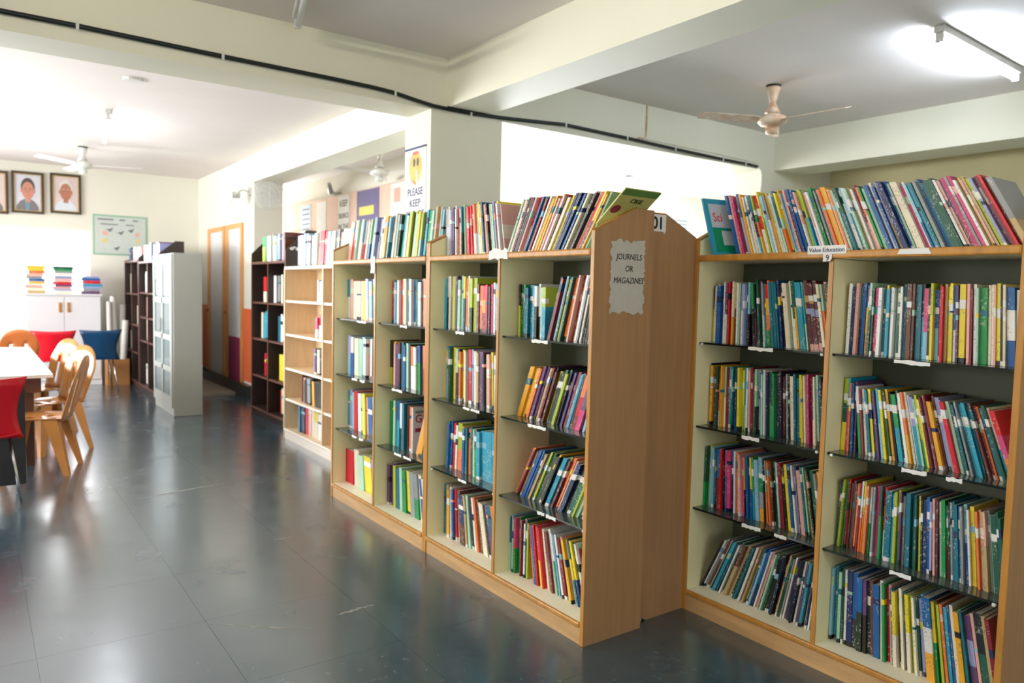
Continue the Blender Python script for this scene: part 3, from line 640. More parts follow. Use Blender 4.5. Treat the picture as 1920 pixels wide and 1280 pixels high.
mat('cover_olive', (196, 192, 112), 0.4, noise=0.12, nscale=9); mat('cover_leaf', (92, 142, 66), 0.4, noise=0.1, nscale=14); mat('red_ink', (206, 70, 80), 0.5); mat('maroon_ink', (132, 30, 52), 0.5)
s = 0.30
r, slab, ux, uy, uz, o = flat_cover_book('book', 'teal book showing a grey and green cover lettered Sci, end of the Value Education ledge', 0.2, 0.275, 0.012, 'cover_teal', None,
                                         (XR + 0.012, 2.275, 1.6915), (0.98, -0.2, 0), (0.0, s, 1))
slab('cover_print', 0.022, 0.19, 0.135, 0.25, 0, 0.0006, 'cover_grey'); slab('cover_print', 0.022, 0.19, 0.015, 0.132, 0, 0.0006, 'cover_green'); slab('cover_print', 0.07, 0.15, 0.05, 0.12, 0.0006, 0.0012, 'cover_grey')
text('cover_lettering', 'Sci', 0.06, 'red_ink', r, o + ux * 0.035 + uy * 0.165 + uz * 0.001, ux, uy, align='LEFT', sx=0.8)
r, slab, ux, uy, uz, o = flat_cover_book('magazine', 'olive and green magazine lying tilted over the end panel peak above the torn sign', 0.215, 0.22, 0.006, 'cover_olive', None,
                                         (2.17, 2.42, 1.797), (1, 0.03, 0.0), (0.0, -0.79, 0.61))
slab('cover_print', 0.0, 0.215, 0.185, 0.22, 0, 0.0005, 'cover_leaf')
e = MB().ellipse(2, (0.035, 0.1), 0.026, 0.024, 0, 0.0006); e.v = [tuple(ux * a + uy * b + uz * c) for a, b, c in e.v]; obj('cover_seal', e, 'maroon_ink', r, local=True)
text('cover_lettering', 'CBSE', 0.032, 'ink', r, o + ux * 0.115 + uy * 0.145 + uz * 0.001, ux, uy)

r, slab, ux, uy, uz, o = flat_cover_book('magazine', 'pale grey magazine lettered GRA between orange and leaning yellow spines', 0.2, 0.28, 0.02, 'cover_grey', None, (XA + 0.09, 4.036, SH[2] + 0.001), (1, 0, 0), (0, 0, 1))
text('cover_lettering', 'GRA', 0.07, 'maroon_ink', r, o + ux * 0.012 + uy * 0.19 + uz * 0.001, ux, uy, align='LEFT')
slab('cover_print', 0.015, 0.15, 0.13, 0.155, 0, 0.0006, 'maroon_ink'); slab('cover_print', 0.015, 0.15, 0.245, 0.262, 0, 0.0006, 'chart_grey'); slab('cover_print', 0.04, 0.07, 0.05, 0.08, 0, 0.0006, 'ink')

# ------------------------------------------------------------------ signs on the bookcases
random.seed(21)
def torn(x0, x1, z0, z1, n=14, j=0.008):
    p = []
    for i in range(n): p.append((x0 + (x1 - x0) * i / n, z0 + random.uniform(-j * 1.6, j)))
    for i in range(n * 2): p.append((x1 + random.uniform(-j, j * 0.8), z0 + (z1 - z0) * i / (n * 2)))
    for i in range(n): p.append((x1 + (x0 - x1) * i / n, z1 + random.uniform(-j, j * 1.8)))
    for i in range(n * 2): p.append((x0 + random.uniform(-j * 0.8, j), z1 + (z0 - z1) * i / (n * 2)))
    return p
sg = thing('torn_sign', 'torn grey paper sign lettered JOURNELS OR MAGAZINES on a tan end panel', 'sign', (2.27, 2.324, 1.58))
obj('paper', MB().prism(torn(2.172, 2.37, 1.425, 1.722), 1, 2.3232, 2.3247), 'torn_paper', sg)
for tx, z in (('JOURNELS', 1.648), ('OR', 1.598), ('MAGAZINES', 1.548)):
    text('lettering', tx, 0.036, 'ink', sg, (2.276, 2.3228, z), (1, 0, 0), (0, 0, 1), shear=0.15, sx=0.9, bold=0.0)
nb = thing('number_tag', 'white number tag 01 on the rear tan end panel', 'tag', (2.5, 2.371, 1.82))
obj('card', MB().prism([(2.44, 1.785), (2.53, 1.785), (2.535, 1.775), (2.545, 1.79), (2.545, 1.86), (2.44, 1.86)], 1, 2.3702, 2.3717), 'white_paper', nb)
text('lettering', '01', 0.075, 'ink', nb, (2.492, 2.3698, 1.797), (1, 0, 0), (0, 0, 1), depth=0.001, bold=0.022)
vt = thing('shelf_sign', 'white Value Education strip on the ledge of the right bookcase', 'sign', (2.74, 1.7, 1.695))
obj('card', box(2.7405, 2.742, 1.617, 1.783, 1.678, 1.712), 'white_paper', vt)
text('lettering', 'Value Education', 0.0235, 'navy_ink', vt, (2.74, 1.7, 1.687), (0, -1, 0), (0, 0, 1), sx=1.0)
vn = thing('number_tag', 'small white tag with a 9 below the Value Education strip', 'tag', (2.74, 1.694, 1.66))
obj('card', MB().prism([(1.713, 1.677), (1.676, 1.677), (1.676, 1.66), (1.682, 1.65), (1.713, 1.648)], 0, 2.7395, 2.7405), 'white_paper', vn)
text('lettering', '9', 0.032, 'ink', vn, (2.739, 1.694, 1.652), (0, -1, 0), (0, 0, 1))
lt = MB().prism(torn(2.93, 3.09, 1.655, 1.70, 8, 0.006), 0, XA - 0.0145, XA - 0.0128)
tag(obj('tape_patch', lt, 'white_paper'), 'crumpled white tape patch on the ledge above the middle divider', 'tape')
tag(obj('tape_patch', MB().prism(torn(4.38, 4.44, 1.60, 1.70, 8, 0.005), 0, XA - 0.0145, XA - 0.0128), 'white_paper'), 'white tape hanging off the ledge edge of the farther magazine bookcase', 'tape')
tag(obj('tape_patch', MB().prism([(1.30, 1.668), (1.42, 1.67), (1.41, 1.688), (1.31, 1.69)], 0, XR - 0.0145, XR - 0.0128), 'white_paper'), 'faded pale tape strip on the near half of the right ledge', 'tape')

# ------------------------------------------------------------------ column poster, softboard and its sheets
pt = thing('poster', 'white PLEASE KEEP SILENCE poster with a yellow face on the column', 'poster', (2.745, 5.13, 2.3))
obj('sheet', box(2.7465, 2.749, 4.96, 5.285, 2.02, 2.57), 'white_paper', pt); obj('top_rod', box(2.744, 2.7465, 4.955, 5.29, 2.56, 2.575), 'navy_ink', pt)
obj('printed_face', MB().ellipse(0, (5.12, 2.42), 0.1, 0.125, 2.7455, 2.7464), 'emoji_yellow', pt)
obj('printed_brow', MB().ellipse(0, (5.12, 2.53), 0.05, 0.014, 2.7448, 2.7455), 'emoji_red', pt)
for y in (5.085, 5.14): obj('printed_eye', MB().ellipse(0, (y, 2.46), 0.018, 0.032, 2.7445, 2.7455), 'emoji_green', pt)
obj('printed_mouth', MB().prism([(5.19, 2.345), (5.13, 2.30), (5.09, 2.285), (5.12, 2.31)], 0, 2.7445, 2.7455), 'emoji_red', pt)
obj('printed_finger', MB().prism([(5.075, 2.28), (5.1, 2.28), (5.115, 2.40), (5.105, 2.41), (5.09, 2.40)], 0, 2.7442, 2.745), 'white_hair_print', pt)
for tx, z in (('PLEASE', 2.215), ('KEEP', 2.13), ('SILENCE', 2.045)): text('lettering', tx, 0.078, 'navy_ink', pt, (2.7458, 5.122, z), (0, -1, 0), (0, 0, 1))
sb = thing('softboard', 'peach fabric softboard running along the back wall', 'notice board', (4.48, 11.4, 2.2))
for i in range(6):
    a = 8.2 + i * 1.08; obj('board_panel', box(4.47, 4.496, a, a + 1.075, 1.5, 2.87), 'softboard_fabric', sb)
obj('top_trim', box(4.464, 4.496, 8.2, 14.7, 2.871, 2.885), 'softboard_trim', sb)
X5 = 4.469
def sheet(label, y0, y1, z0, z1, m, lines=()):
    r = thing('pinned_sheet', label, 'sheet', (X5, (y0 + y1) / 2, (z0 + z1) / 2), 'sheets pinned on the softboard')
    obj('paper', box(X5 - 0.003, X5, y0, y1, z0, z1), m, r)
    for (tx, z, sz, mm) in lines: text('lettering', tx, sz, mm, r, (X5 - 0.004, (y0 + y1) / 2, z), (0, -1, 0), (0, 0, 1), depth=0.001)
    return r
sheet('white sheet lettered KEEP SILENCE IN THE LIBRARY on the softboard', 10.33, 10.73, 2.12, 2.86, 'white_paper', [('KEEP', 2.7, 0.13, 'hair_print'), ('SILENCE', 2.53, 0.1, 'hair_print'), ('IN THE', 2.36, 0.12, 'hair_print'), ('LIBRARY', 2.2, 0.1, 'hair_print')])
r = sheet('purple poster with yellow and pink bands on the softboard', 9.34, 10.06, 2.2, 2.865, 'poster_purple')
obj('printed_band', box(X5 - 0.005, X5 - 0.003, 9.5, 9.98, 2.52, 2.64), 'poster_yellow', r); obj('printed_band', box(X5 - 0.005, X5 - 0.003, 9.5, 9.9, 2.34, 2.44), 'poster_pink', r)
sheet('plain white sheet left of the KEEP SILENCE sheet', 11.2, 11.6, 2.1, 2.84, 'white_paper')
r = sheet('pale blue ruled sheet, farthest large sheet on the softboard', 11.85, 12.3, 2.1, 2.84, 'poster_blue')
for k in range(8): obj('printed_line', box(X5 - 0.0045, X5 - 0.003, 11.92, 12.24, 2.2 + k * 0.08, 2.215 + k * 0.08), 'navy_ink', r)
r = sheet('white calendar sheet beside the column', 8.62, 9.0, 2.2, 2.865, 'white_paper')
obj('printed_band', box(X5 - 0.005, X5 - 0.003, 8.72, 8.9, 2.62, 2.8), 'poster_pink', r); obj('printed_band', box(X5 - 0.005, X5 - 0.003, 8.66, 8.96, 2.42, 2.46), 'poster_blue', r)
sheet('tiny pale blue slip at the far end of the softboard', 13.85, 14.05, 2.4, 2.62, 'poster_blue')
bb = thing('wall_screen', 'dark framed screen low on the softboard', 'screen', (4.46, 12.4, 2.2))
obj('frame', box(4.43, 4.468, 11.9, 12.88, 1.5, 2.42), 'aluminium', bb, bevel=0.01); obj('screen', box(4.425, 4.43, 11.96, 12.82, 1.56, 2.36), 'screen_dark', bb)
sp = thing('spotlight', 'small grey wall lamp clipped above the softboard', 'lamp', (4.48, 10.78, 2.93))
obj('bracket', box(4.42, 4.5, 10.7, 10.95, 2.9, 2.925), 'aluminium', sp); obj('lamp_head', MB().tube([(4.4, 10.86, 2.93), (4.36, 10.8, 2.98), (4.33, 10.76, 3.04)], 0.045, 10, 0.03), 'aluminium', sp)

# ------------------------------------------------------------------ cable along the beam
pts = [(-2.2, 2.93), (0.148, 2.911), (0.5, 2.911), (1.275, 2.899), (2.0, 2.893), (2.28, 2.888), (2.444, 2.879), (2.62, 2.855), (2.75, 2.84), (2.88, 2.836), (3.08, 2.836), (3.36, 2.845), (3.6, 2.86), (4.0, 2.886), (4.7, 2.874), (5.317, 2.858), (6.0, 2.845), (6.42, 2.843), (6.55, 2.838)]
cb = thing('cable', 'thick black cable running across the cross beam and column', 'cable', (2.0, 4.88, 2.87))
obj('sheath', MB().tube([(x, 4.882, z) for x, z in pts], 0.0145, 8), 'cable_black', cb, smooth=True)
obj('cable_splice', MB().tube([(2.87, 4.868, 2.846), (3.0, 4.868, 2.846), (3.22, 4.868, 2.85)], 0.009, 8), 'cable_black', cb)
def zat(x):
    for (a, za), (b, zb) in zip(pts, pts[1:]):
        if a <= x <= b: return za + (zb - za) * (x - a) / (b - a)
for x in (0.5, 1.275, 2.444, 3.076, 4.0, 4.7, 5.317, 6.0, 6.35):
    z = zat(x); obj('cable_clip', MB().prism([(x - 0.008, z - 0.026), (x + 0.008, z - 0.026), (x + 0.008, z + 0.016), (x + 0.004, z + 0.03), (x - 0.004, z + 0.03), (x - 0.008, z + 0.016)], 1, 4.864, 4.867), 'clip_white', cb)
tag(obj('drop_pipe', MB().tube([(6.55, 4.885, 2.838), (6.61, 4.885, 2.82), (6.635, 4.885, 2.77), (6.635, 4.885, 2.66), (6.6, 4.885, 2.45)], 0.014, 8), 'wall_paint', smooth=True), 'cream pipe curling down at the end of the black cable', 'pipe')
tag(obj('conduit', MB().tube([(4.955, 4.893, 3.2), (4.955, 4.893, 2.93), (4.93, 4.89, 2.9), (4.86, 4.889, 2.9), (4.83, 4.889, 2.86)], 0.008, 6), 'fan_cream'), 'thin vertical wire conduit dropping to the cable right of the column', 'conduit')
tag(obj('conduit', MB().tube([(4.96, 4.894, 2.9), (5.8, 4.894, 2.895), (6.6, 4.894, 2.88)], 0.006, 6), 'wall_paint'), 'thin horizontal cream conduit above the right part of the cable', 'conduit')

# ------------------------------------------------------------------ ceiling fans and tube lights
def ceiling_fan(label, x, y, m, rot, drop=0.0, R=1.0, group=None):
    r = thing('ceiling_fan', label, 'fan', (x, y, ZC), group)
    def o(n, mb, mm=m, **k): return obj(n, mb, mm, r, local=True, **k)
    o('ceiling_hook', MB().lathe([(0.055, -0.012), (0.06, -0.001)], k=16), 'cable_black')
    o('canopy', MB().lathe([(0.018, -0.15), (0.03, -0.12), (0.055, -0.02), (0.05, -0.014)], k=18), smooth=True)
    o('down_rod', MB().lathe([(0.013, -0.3 - drop), (0.013, -0.14)], k=10))
    o('lower_canopy', MB().lathe([(0.06, -0.25 - drop), (0.035, -0.2 - drop), (0.016, -0.15 - drop)], k=18), smooth=True)
    o('motor', MB().lathe([(0.02, -0.36 - drop), (0.09, -0.345 - drop), (0.115, -0.315 - drop), (0.11, -0.285 - drop), (0.06, -0.26 - drop), (0.03, -0.25 - drop)], k=24), smooth=True)
    o('switch_cup', MB().lathe([(0.012, -0.42 - drop), (0.045, -0.41 - drop), (0.05, -0.37 - drop), (0.03, -0.355 - drop)], k=18), smooth=True)
    for i in range(3):
        a = rot + i * 2 * math.pi / 3; ca, sa = math.cos(a), math.sin(a)
        mb = MB(); n = 9; z = -0.305 - drop
        for k in range(n + 1):
            q = 0.11 + (0.62 * R - 0.11) * k / n; wd = 0.03 if k == 0 else (0.055 if k < n else 0.048)
            for sgn in (-1, 1): mb.v.append((q * ca - sgn * wd * sa, q * sa + sgn * wd * ca, z + sgn * 0.012 + 0.0))
        for k in range(n): mb.face((2 * k, 2 * k + 1, 2 * k + 3, 2 * k + 2))
        o('blade', mb, solid=0.004)
    return r
ceiling_fan('cream ceiling fan with stained blades above the right bookcase', 5.25, 3.79, 'fan_cream', math.radians(-85), drop=-0.03)
ceiling_fan('white ceiling fan far left near the portraits', 1.17, 11.0, 'fan_white', math.radians(-20), R=1.1, drop=-0.08)
ceiling_fan('white ceiling fan in the bright bay beyond the cross beam', 7.7, 7.9, 'fan_white', math.radians(70), drop=0.1)
ceiling_fan('white ceiling fan behind the column over the softboard', 4.0, 8.36, 'fan_white', math.radians(180))
def batten(label, a, b, lit, group=None, m='fixture_white', z=ZC, lamp='tube_lit'):
    """tube light from a to b (x, y) under the ceiling: tray, two lamp holders, tube"""
    a = Vector((*a, 0)); b = Vector((*b, 0)); c = (a + b) / 2; L = (b - a).length; an = math.atan2((b - a).y, (b - a).x)
    r = thing('tube_light', label, 'light', (c.x, c.y, z), group, an)
    obj('tray', box(-L / 2, L / 2, -0.03, 0.03, -0.045, -0.001), m, r, local=True, bevel=0.004)
    for s in (-1, 1): obj('lamp_holder', box(s * (L / 2 - 0.02) - 0.012, s * (L / 2 - 0.02) + 0.012, -0.022, 0.022, -0.1, -0.045), m, r, local=True, bevel=0.004)
    obj('tube', MB().tube([(-L / 2 + 0.035, 0, -0.08), (0, 0, -0.08), (L / 2 - 0.035, 0, -0.08)], 0.0165, 12), lamp if lit else 'tube_off', r, local=True, smooth=True)
    return r
batten('lit tube light glaring on the ceiling at the far right', (4.86, 2.34), (6.17, 2.4), True)
batten('lit tube light on the ceiling above the aisle by the right bookcase', (0.75, 0.2), (0.75, 1.4), True, lamp='tube_lit_warm')
batten('lit tube light on the ceiling above the aisle by the reading area', (-0.8, 2.2), (-0.8, 3.4), True, lamp='tube_lit_bright')
batten('unlit tube light on the ceiling right by the cross beam', (1.68, 4.7), (1.36, 3.55), False)
batten('unlit tube light behind the cross beam with a rusty tray', (5.6, 6.4), (7.05, 6.55), False, m='fixture_white')
batten('lit tube light on the far ceiling before the far fan', (1.12, 8.45), (1.27, 9.9), True, lamp='tube_lit_soft')
tag(obj('ceiling_rose', MB().lathe([(0.07, -0.02), (0.075, -0.001)], (1.12, 7.06, ZC), 18), 'fixture_white'), 'round white ceiling rose over the reading area', 'fitting')
tag(obj('hanging_hook', MB().tube([(6.3, 7.3, 3.2), (6.3, 7.3, 3.05), (6.32, 7.3, 2.98), (6.28, 7.3, 2.96)], 0.012, 6), 'poster_blue'), 'small blue hook hanging beyond the beam near the tube light', 'hook')
# wall fans on the end of the door wall
def wall_fan(label, loc, rz, sc=1.0):
    r = thing('wall_fan', label, 'fan', loc, None, rz)
    def o(n, mb, mm='fan_white', **k): return obj(n, mb, mm, r, local=True, **k)
    o('wall_plate', box(-0.05 * sc, 0.05 * sc, -0.02, -0.001, -0.06 * sc, 0.06 * sc)); o('arm', MB().tube([(0, -0.02, 0), (0, -0.1, 0.02), (0, -0.16, -0.02)], 0.016 * sc, 8))
    o('motor', MB().tube([(0, -0.14, -0.06), (0, -0.2, -0.06), (0, -0.24, -0.06)], 0.055 * sc, 14), smooth=True)
    o('fan_blade', MB().ellipse(1, (0, -0.06), 0.17 * sc, 0.17 * sc, -0.268, -0.26), 'fan_white')
    for k, rr in enumerate((0.07, 0.13, 0.19, 0.2)):
        y = -0.3 if k < 3 else -0.24
        o('guard_ring', MB().tube([(rr * sc * math.cos(i * math.pi / 12), y, -0.06 + rr * sc * math.sin(i * math.pi / 12)) for i in range(25)], 0.004, 5), 'fan_white')
    for i in range(12):
        an = i * math.pi / 6; o('guard_wire', MB().tube([(0, -0.31, -0.06), (0.19 * sc * math.cos(an), -0.3, -0.06 + 0.19 * sc * math.sin(an)), (0.2 * sc * math.cos(an), -0.24, -0.06 + 0.2 * sc * math.sin(an))], 0.0025, 4), 'fan_white')
wall_fan('white wall fan on the end of the door wall', (3.16, 10.05, 2.74), math.radians(-6))
wall_fan('white wall fan above the orange framed doors', (3.02, 10.2, 2.74), math.radians(-90), 0.75)
nt = thing('notice', 'pale notice on the bright bay wall above the books', 'notice', (9.9, 8.99, 2.75)); obj('paper', box(9.75, 10.25, 8.992, 9.0, 2.5, 2.87), 'poster_blue', nt)
for k in range(5): obj('printed_line', box(9.82, 10.18, 8.988, 8.992, 2.55 + 0.06 * k, 2.57 + 0.06 * k), 'chart_grey', nt)

# ------------------------------------------------------------------ far wall: portraits, chart
def portrait(label, x0, x1, z0, z1, ground, skin, hair, coat, tie=None, tilt=0):
    r = thing('portrait', label, 'picture', ((x0 + x1) / 2, 12.98, (z0 + z1) / 2), 'framed portraits in a row above the far window')
    cx, cz, w, h = 0, 0, x1 - x0, z1 - z0; t = 0.03; yb, yf = 0.015, -0.02
    def o(n, mb, m, **k): return obj(n, mb, m, r, local=True, **k)
    for q in ((-w / 2, w / 2, h / 2 - t, h / 2), (-w / 2, w / 2, -h / 2, -h / 2 + t), (-w / 2, -w / 2 + t, -h / 2 + t, h / 2 - t), (w / 2 - t, w / 2, -h / 2 + t, h / 2 - t)):
        o('frame_rail', box(q[0], q[1], yf, yb, q[2], q[3]), 'frame_wood', bevel=0.004)
    t2 = t + 0.012
    for q in ((-w / 2 + t, w / 2 - t, h / 2 - t2, h / 2 - t), (-w / 2 + t, w / 2 - t, -h / 2 + t, -h / 2 + t2), (-w / 2 + t, -w / 2 + t2, -h / 2 + t2, h / 2 - t2), (w / 2 - t2, w / 2 - t, -h / 2 + t2, h / 2 - t2)):
        o('gilt_slip', box(q[0], q[1], yf + 0.006, yb, q[2], q[3]), 'gilt')
    p = o('print', box(-w / 2 + t, w / 2 - t, 0, yb, -h / 2 + t, h / 2 - t), ground)
    b = -h / 2 + t
    o('printed_shoulders', MB().prism([(-w * 0.36, b), (w * 0.34, b), (w * 0.32, b + h * 0.12), (w * 0.2, b + h * 0.24), (w * 0.06, b + h * 0.3), (-w * 0.08, b + h * 0.3), (-w * 0.24, b + h * 0.24), (-w * 0.35, b + h * 0.12)], 1, -0.003, 0), coat)
    if tie: o('printed_collar', MB().prism([(-w * 0.1, b + h * 0.28), (w * 0.08, b + h * 0.28), (w * 0.02, b), (-w * 0.06, b)], 1, -0.004, -0.003), tie)
    o('printed_hair', MB().ellipse(1, (0, h * 0.13), w * 0.215, h * 0.225, -0.0045, -0.003), hair)
    o('printed_neck', box(-w * 0.08, w * 0.08, -0.0045, -0.003, b + h * 0.22, b + h * 0.34), skin)
    for s in (-1, 1): o('printed_ear', MB().ellipse(1, (s * w * 0.19, h * 0.04), w * 0.03, h * 0.045, -0.0052, -0.0045), skin)
    o('printed_head', MB().ellipse(1, (0, h * 0.05), w * 0.185, h * 0.21, -0.006, -0.0045), skin)
    for s in (-1, 1):
        o('printed_eye', MB().ellipse(1, (s * w * 0.07, h * 0.075), w * 0.026, h * 0.01, -0.0068, -0.006, 12), 'hair_print'); o('printed_eyebrow', box(s * w * 0.075 - w * 0.035, s * w * 0.075 + w * 0.035, -0.0066, -0.006, h * 0.1, h * 0.112), hair)
    o('printed_nose', MB().prism([(-w * 0.012, h * 0.07), (w * 0.012, h * 0.07), (w * 0.03, h * 0.0), (-w * 0.03, h * 0.0)], 1, -0.0066, -0.006), 'skin_print_dark'); o('printed_mouth', MB().ellipse(1, (0, -h * 0.055), w * 0.06, h * 0.012, -0.0068, -0.006, 12), 'emoji_red')
    return r
portrait('framed portrait of a person in a grey jacket, middle of the row', 0.915, 1.11 + 0.2, 2.47, 3.06, 'portrait_ground', 'skin_print', 'hair_print', 'jacket_print', 'blue_print').location.x -= 0.0
bpy.data.objects['portrait'].location = (1.0 - 0.32, 12.98, 2.765)
portrait('framed portrait of a white haired person in a white shirt, nearest the chart', 0.955, 1.35, 2.5, 3.08, 'portrait_ground_warm', 'skin_print_dark', 'white_hair_print', 'shirt_print')
portrait('framed portrait cut off at the picture edge', 0.06, 0.445, 2.44, 3.04, 'portrait_ground_warm', 'skin_print', 'hair_print', 'jacket_print')
ch = thing('wall_chart', 'pale green bordered chart on the far wall beside the window', 'chart', (1.88, 12.985, 2.22))
obj('sheet', box(1.5, 2.25, 12.992, 13.0, 1.92, 2.53), 'chart_green', ch); obj('print', box(1.525, 2.225, 12.989, 12.992, 1.945, 2.505), 'chart_paper', ch)
for (a, b, c, d_, m) in ((1.56, 1.78, 2.45, 2.47, 'chart_grey'), (1.86, 1.94, 2.45, 2.47, 'chart_grey'), (2.05, 2.12, 2.45, 2.47, 'chart_grey'), (1.6, 1.84, 2.38, 2.395, 'chart_grey'), (1.95, 2.06, 2.38, 2.395, 'chart_grey'), (1.63, 1.7, 2.22, 2.28, 'chart_pink'), (2.08, 2.14, 2.22, 2.28, 'chart_pink'), (1.62, 1.69, 2.1, 2.17, 'chart_yellow'), (2.08, 2.14, 2.12, 2.18, 'chart_yellow')):
    obj('printed_block', box(a, b, 12.987, 12.989, c, d_), m, ch)
for (x, z) in ((1.73, 2.3), (1.88, 2.26), (2.02, 2.3), (1.82, 2.02)):
    obj('printed_bird', MB().prism([(x - 0.05, z + 0.01), (x, z + 0.02), (x + 0.05, z + 0.045), (x + 0.02, z - 0.01), (x, z - 0.03), (x - 0.02, z - 0.01)], 1, 12.9865, 12.989), 'chart_grey', ch)

# ------------------------------------------------------------------ white cupboard with stacks of books
cp = thing('cupboard', 'white two door cupboard under the far window', 'cupboard', (1.08, 12.7, 0))
obj('body', box(0.6, 1.54, 12.52, 12.95, 0.0, 1.3), 'white_melamine', cp); obj('top', box(0.585, 1.555, 12.49, 12.95, 1.3, 1.325), 'white_melamine', cp, bevel=0.004)
for i, (a, b) in enumerate(((0.612, 1.067), (1.073, 1.528))):
    dd = obj('door', box(a, b, 12.5, 12.519, 0.08, 1.285), 'white_melamine', cp, bevel=0.003)
    hx = b - 0.05 if i == 0 else a + 0.05
    obj('handle', box(hx - 0.018, hx + 0.018, 12.485, 12.5, 1.06, 1.2), 'brass', dd, bevel=0.004)
random.seed(5)
def stack(x, y, cols, wd, desc):
    z = 1.326
    for k, c in enumerate(cols):
        t = random.uniform(0.024, 0.046); w2 = wd * random.uniform(0.85, 1.08); d2 = 0.2; dx = random.uniform(-0.02, 0.02)
        mb = box(x - w2 / 2 + dx, x + w2 / 2 + dx, y - d2 / 2, y + d2 / 2, z, z + t); fc = [jit(LIN[c])] * 6
        me = bpy.data.meshes.new('book'); L = (x + dx, y, z); me.from_pydata([(a - L[0], b - L[1], e - L[2]) for a, b, e in mb.v], [], mb.f); me.materials.append(M('printed_cover')); paint(me, mb.f, fc)
        o = link('book', me, None, L); tag(o, '%s book lying %s from the bottom of the %s on the white cupboard' % (CNAME[c], ordinal(k + 1), desc), 'book', 'books stacked on the white cupboard')
        pm = box(-w2 / 2 + 0.004, w2 / 2 + 0.0015, -d2 / 2 + 0.004, d2 / 2 - 0.006, 0.004, t - 0.004); obj('page_block', pm, 'page_paper', o, local=True); z += t + 0.0006
stack(0.73, 12.68, 'hWPWYbaPoyY', 0.22, 'tall left stack'); stack(1.06, 12.68, 'WuPvrPuwaGg', 0.25, 'middle stack'); stack(1.42, 12.68, 'vauTrbu', 0.24, 'short right stack')

# ------------------------------------------------------------------ steel cabinet, chart rolls, box
sc = thing('steel_cabinet', 'grey steel cabinet with glass front doors', 'cabinet', (1.97, 9.6, 0))
obj('carcass', box(1.83, 2.14, 9.06, 10.12, 0.0, 1.85), 'grey_steel', sc, bevel=0.006)
obj('door_frame', (lambda mb: [mb.box(1.81, 1.83, a, b, c, d_) for a, b, c, d_ in ((9.07, 10.11, 0.1, 0.22), (9.07, 10.11, 1.72, 1.84), (9.07, 9.15, 0.22, 1.72), (10.03, 10.11, 0.22, 1.72), (9.15, 10.03, 0.5, 0.56), (9.15, 10.03, 0.86, 0.92), (9.15, 10.03, 1.28, 1.34), (9.56, 9.62, 0.22, 1.72))] and mb)(MB()), 'grey_steel', sc)
for (c, d_) in ((0.22, 0.5), (0.56, 0.86), (0.92, 1.28), (1.34, 1.72)):
    for (a, b) in ((9.15, 9.56), (9.62, 10.03)): obj('glass_panel', box(1.818, 1.824, a, b, c, d_), 'steel_glass', sc)
obj('plinth', box(1.835, 2.13, 9.07, 10.11, 0, 0.08), 'grey_steel', sc); obj('handle', box(1.79, 1.81, 9.6, 9.62, 0.95, 1.1), 'chrome', sc)
bxo = thing('cardboard_box', 'brown cardboard box on the floor behind the blue chair', 'box', (1.72, 12.4, 0))
for q in ((1.58, 1.87, 12.26, 12.27), (1.58, 1.87, 12.53, 12.54), (1.58, 1.59, 12.27, 12.53), (1.86, 1.87, 12.27, 12.53)): obj('side', box(*q, 0.01, 0.38), 'cardboard', bxo)
obj('base', box(1.58, 1.87, 12.26, 12.54, 0.001, 0.01), 'cardboard', bxo)
for k, (x, y, dx, h, rr, ds) in enumerate(((1.63, 12.31, -0.02, 1.22, 0.032, 'thin leaning roll at the front'), (1.70, 12.36, -0.03, 1.3, 0.04, 'tallest roll'), (1.69, 12.46, 0.0, 1.26, 0.036, 'roll at the back'), (1.78, 12.34, 0.06, 0.95, 0.046, 'short thick roll leaning toward the bookcase'), (1.8, 12.46, 0.02, 1.18, 0.036, 'roll beside the dark bookcase'))):
    a = Vector((x, y, 0.03)); b = Vector((x + dx * 0.9, y, h)); mb = MB().tube([a, (a + b) / 2, b], rr, 14)
    o = thing('chart_roll', 'rolled white wall chart in the brown box, ' + ds, 'roll', (x, y, 0.03), 'rolled charts in the brown box'); obj('paper', mb, 'chart_roll', o, smooth=False); obj('core', MB().tube([b, b + (b - a).normalized() * 0.004], rr * 0.6, 12), 'chart_grey', o)

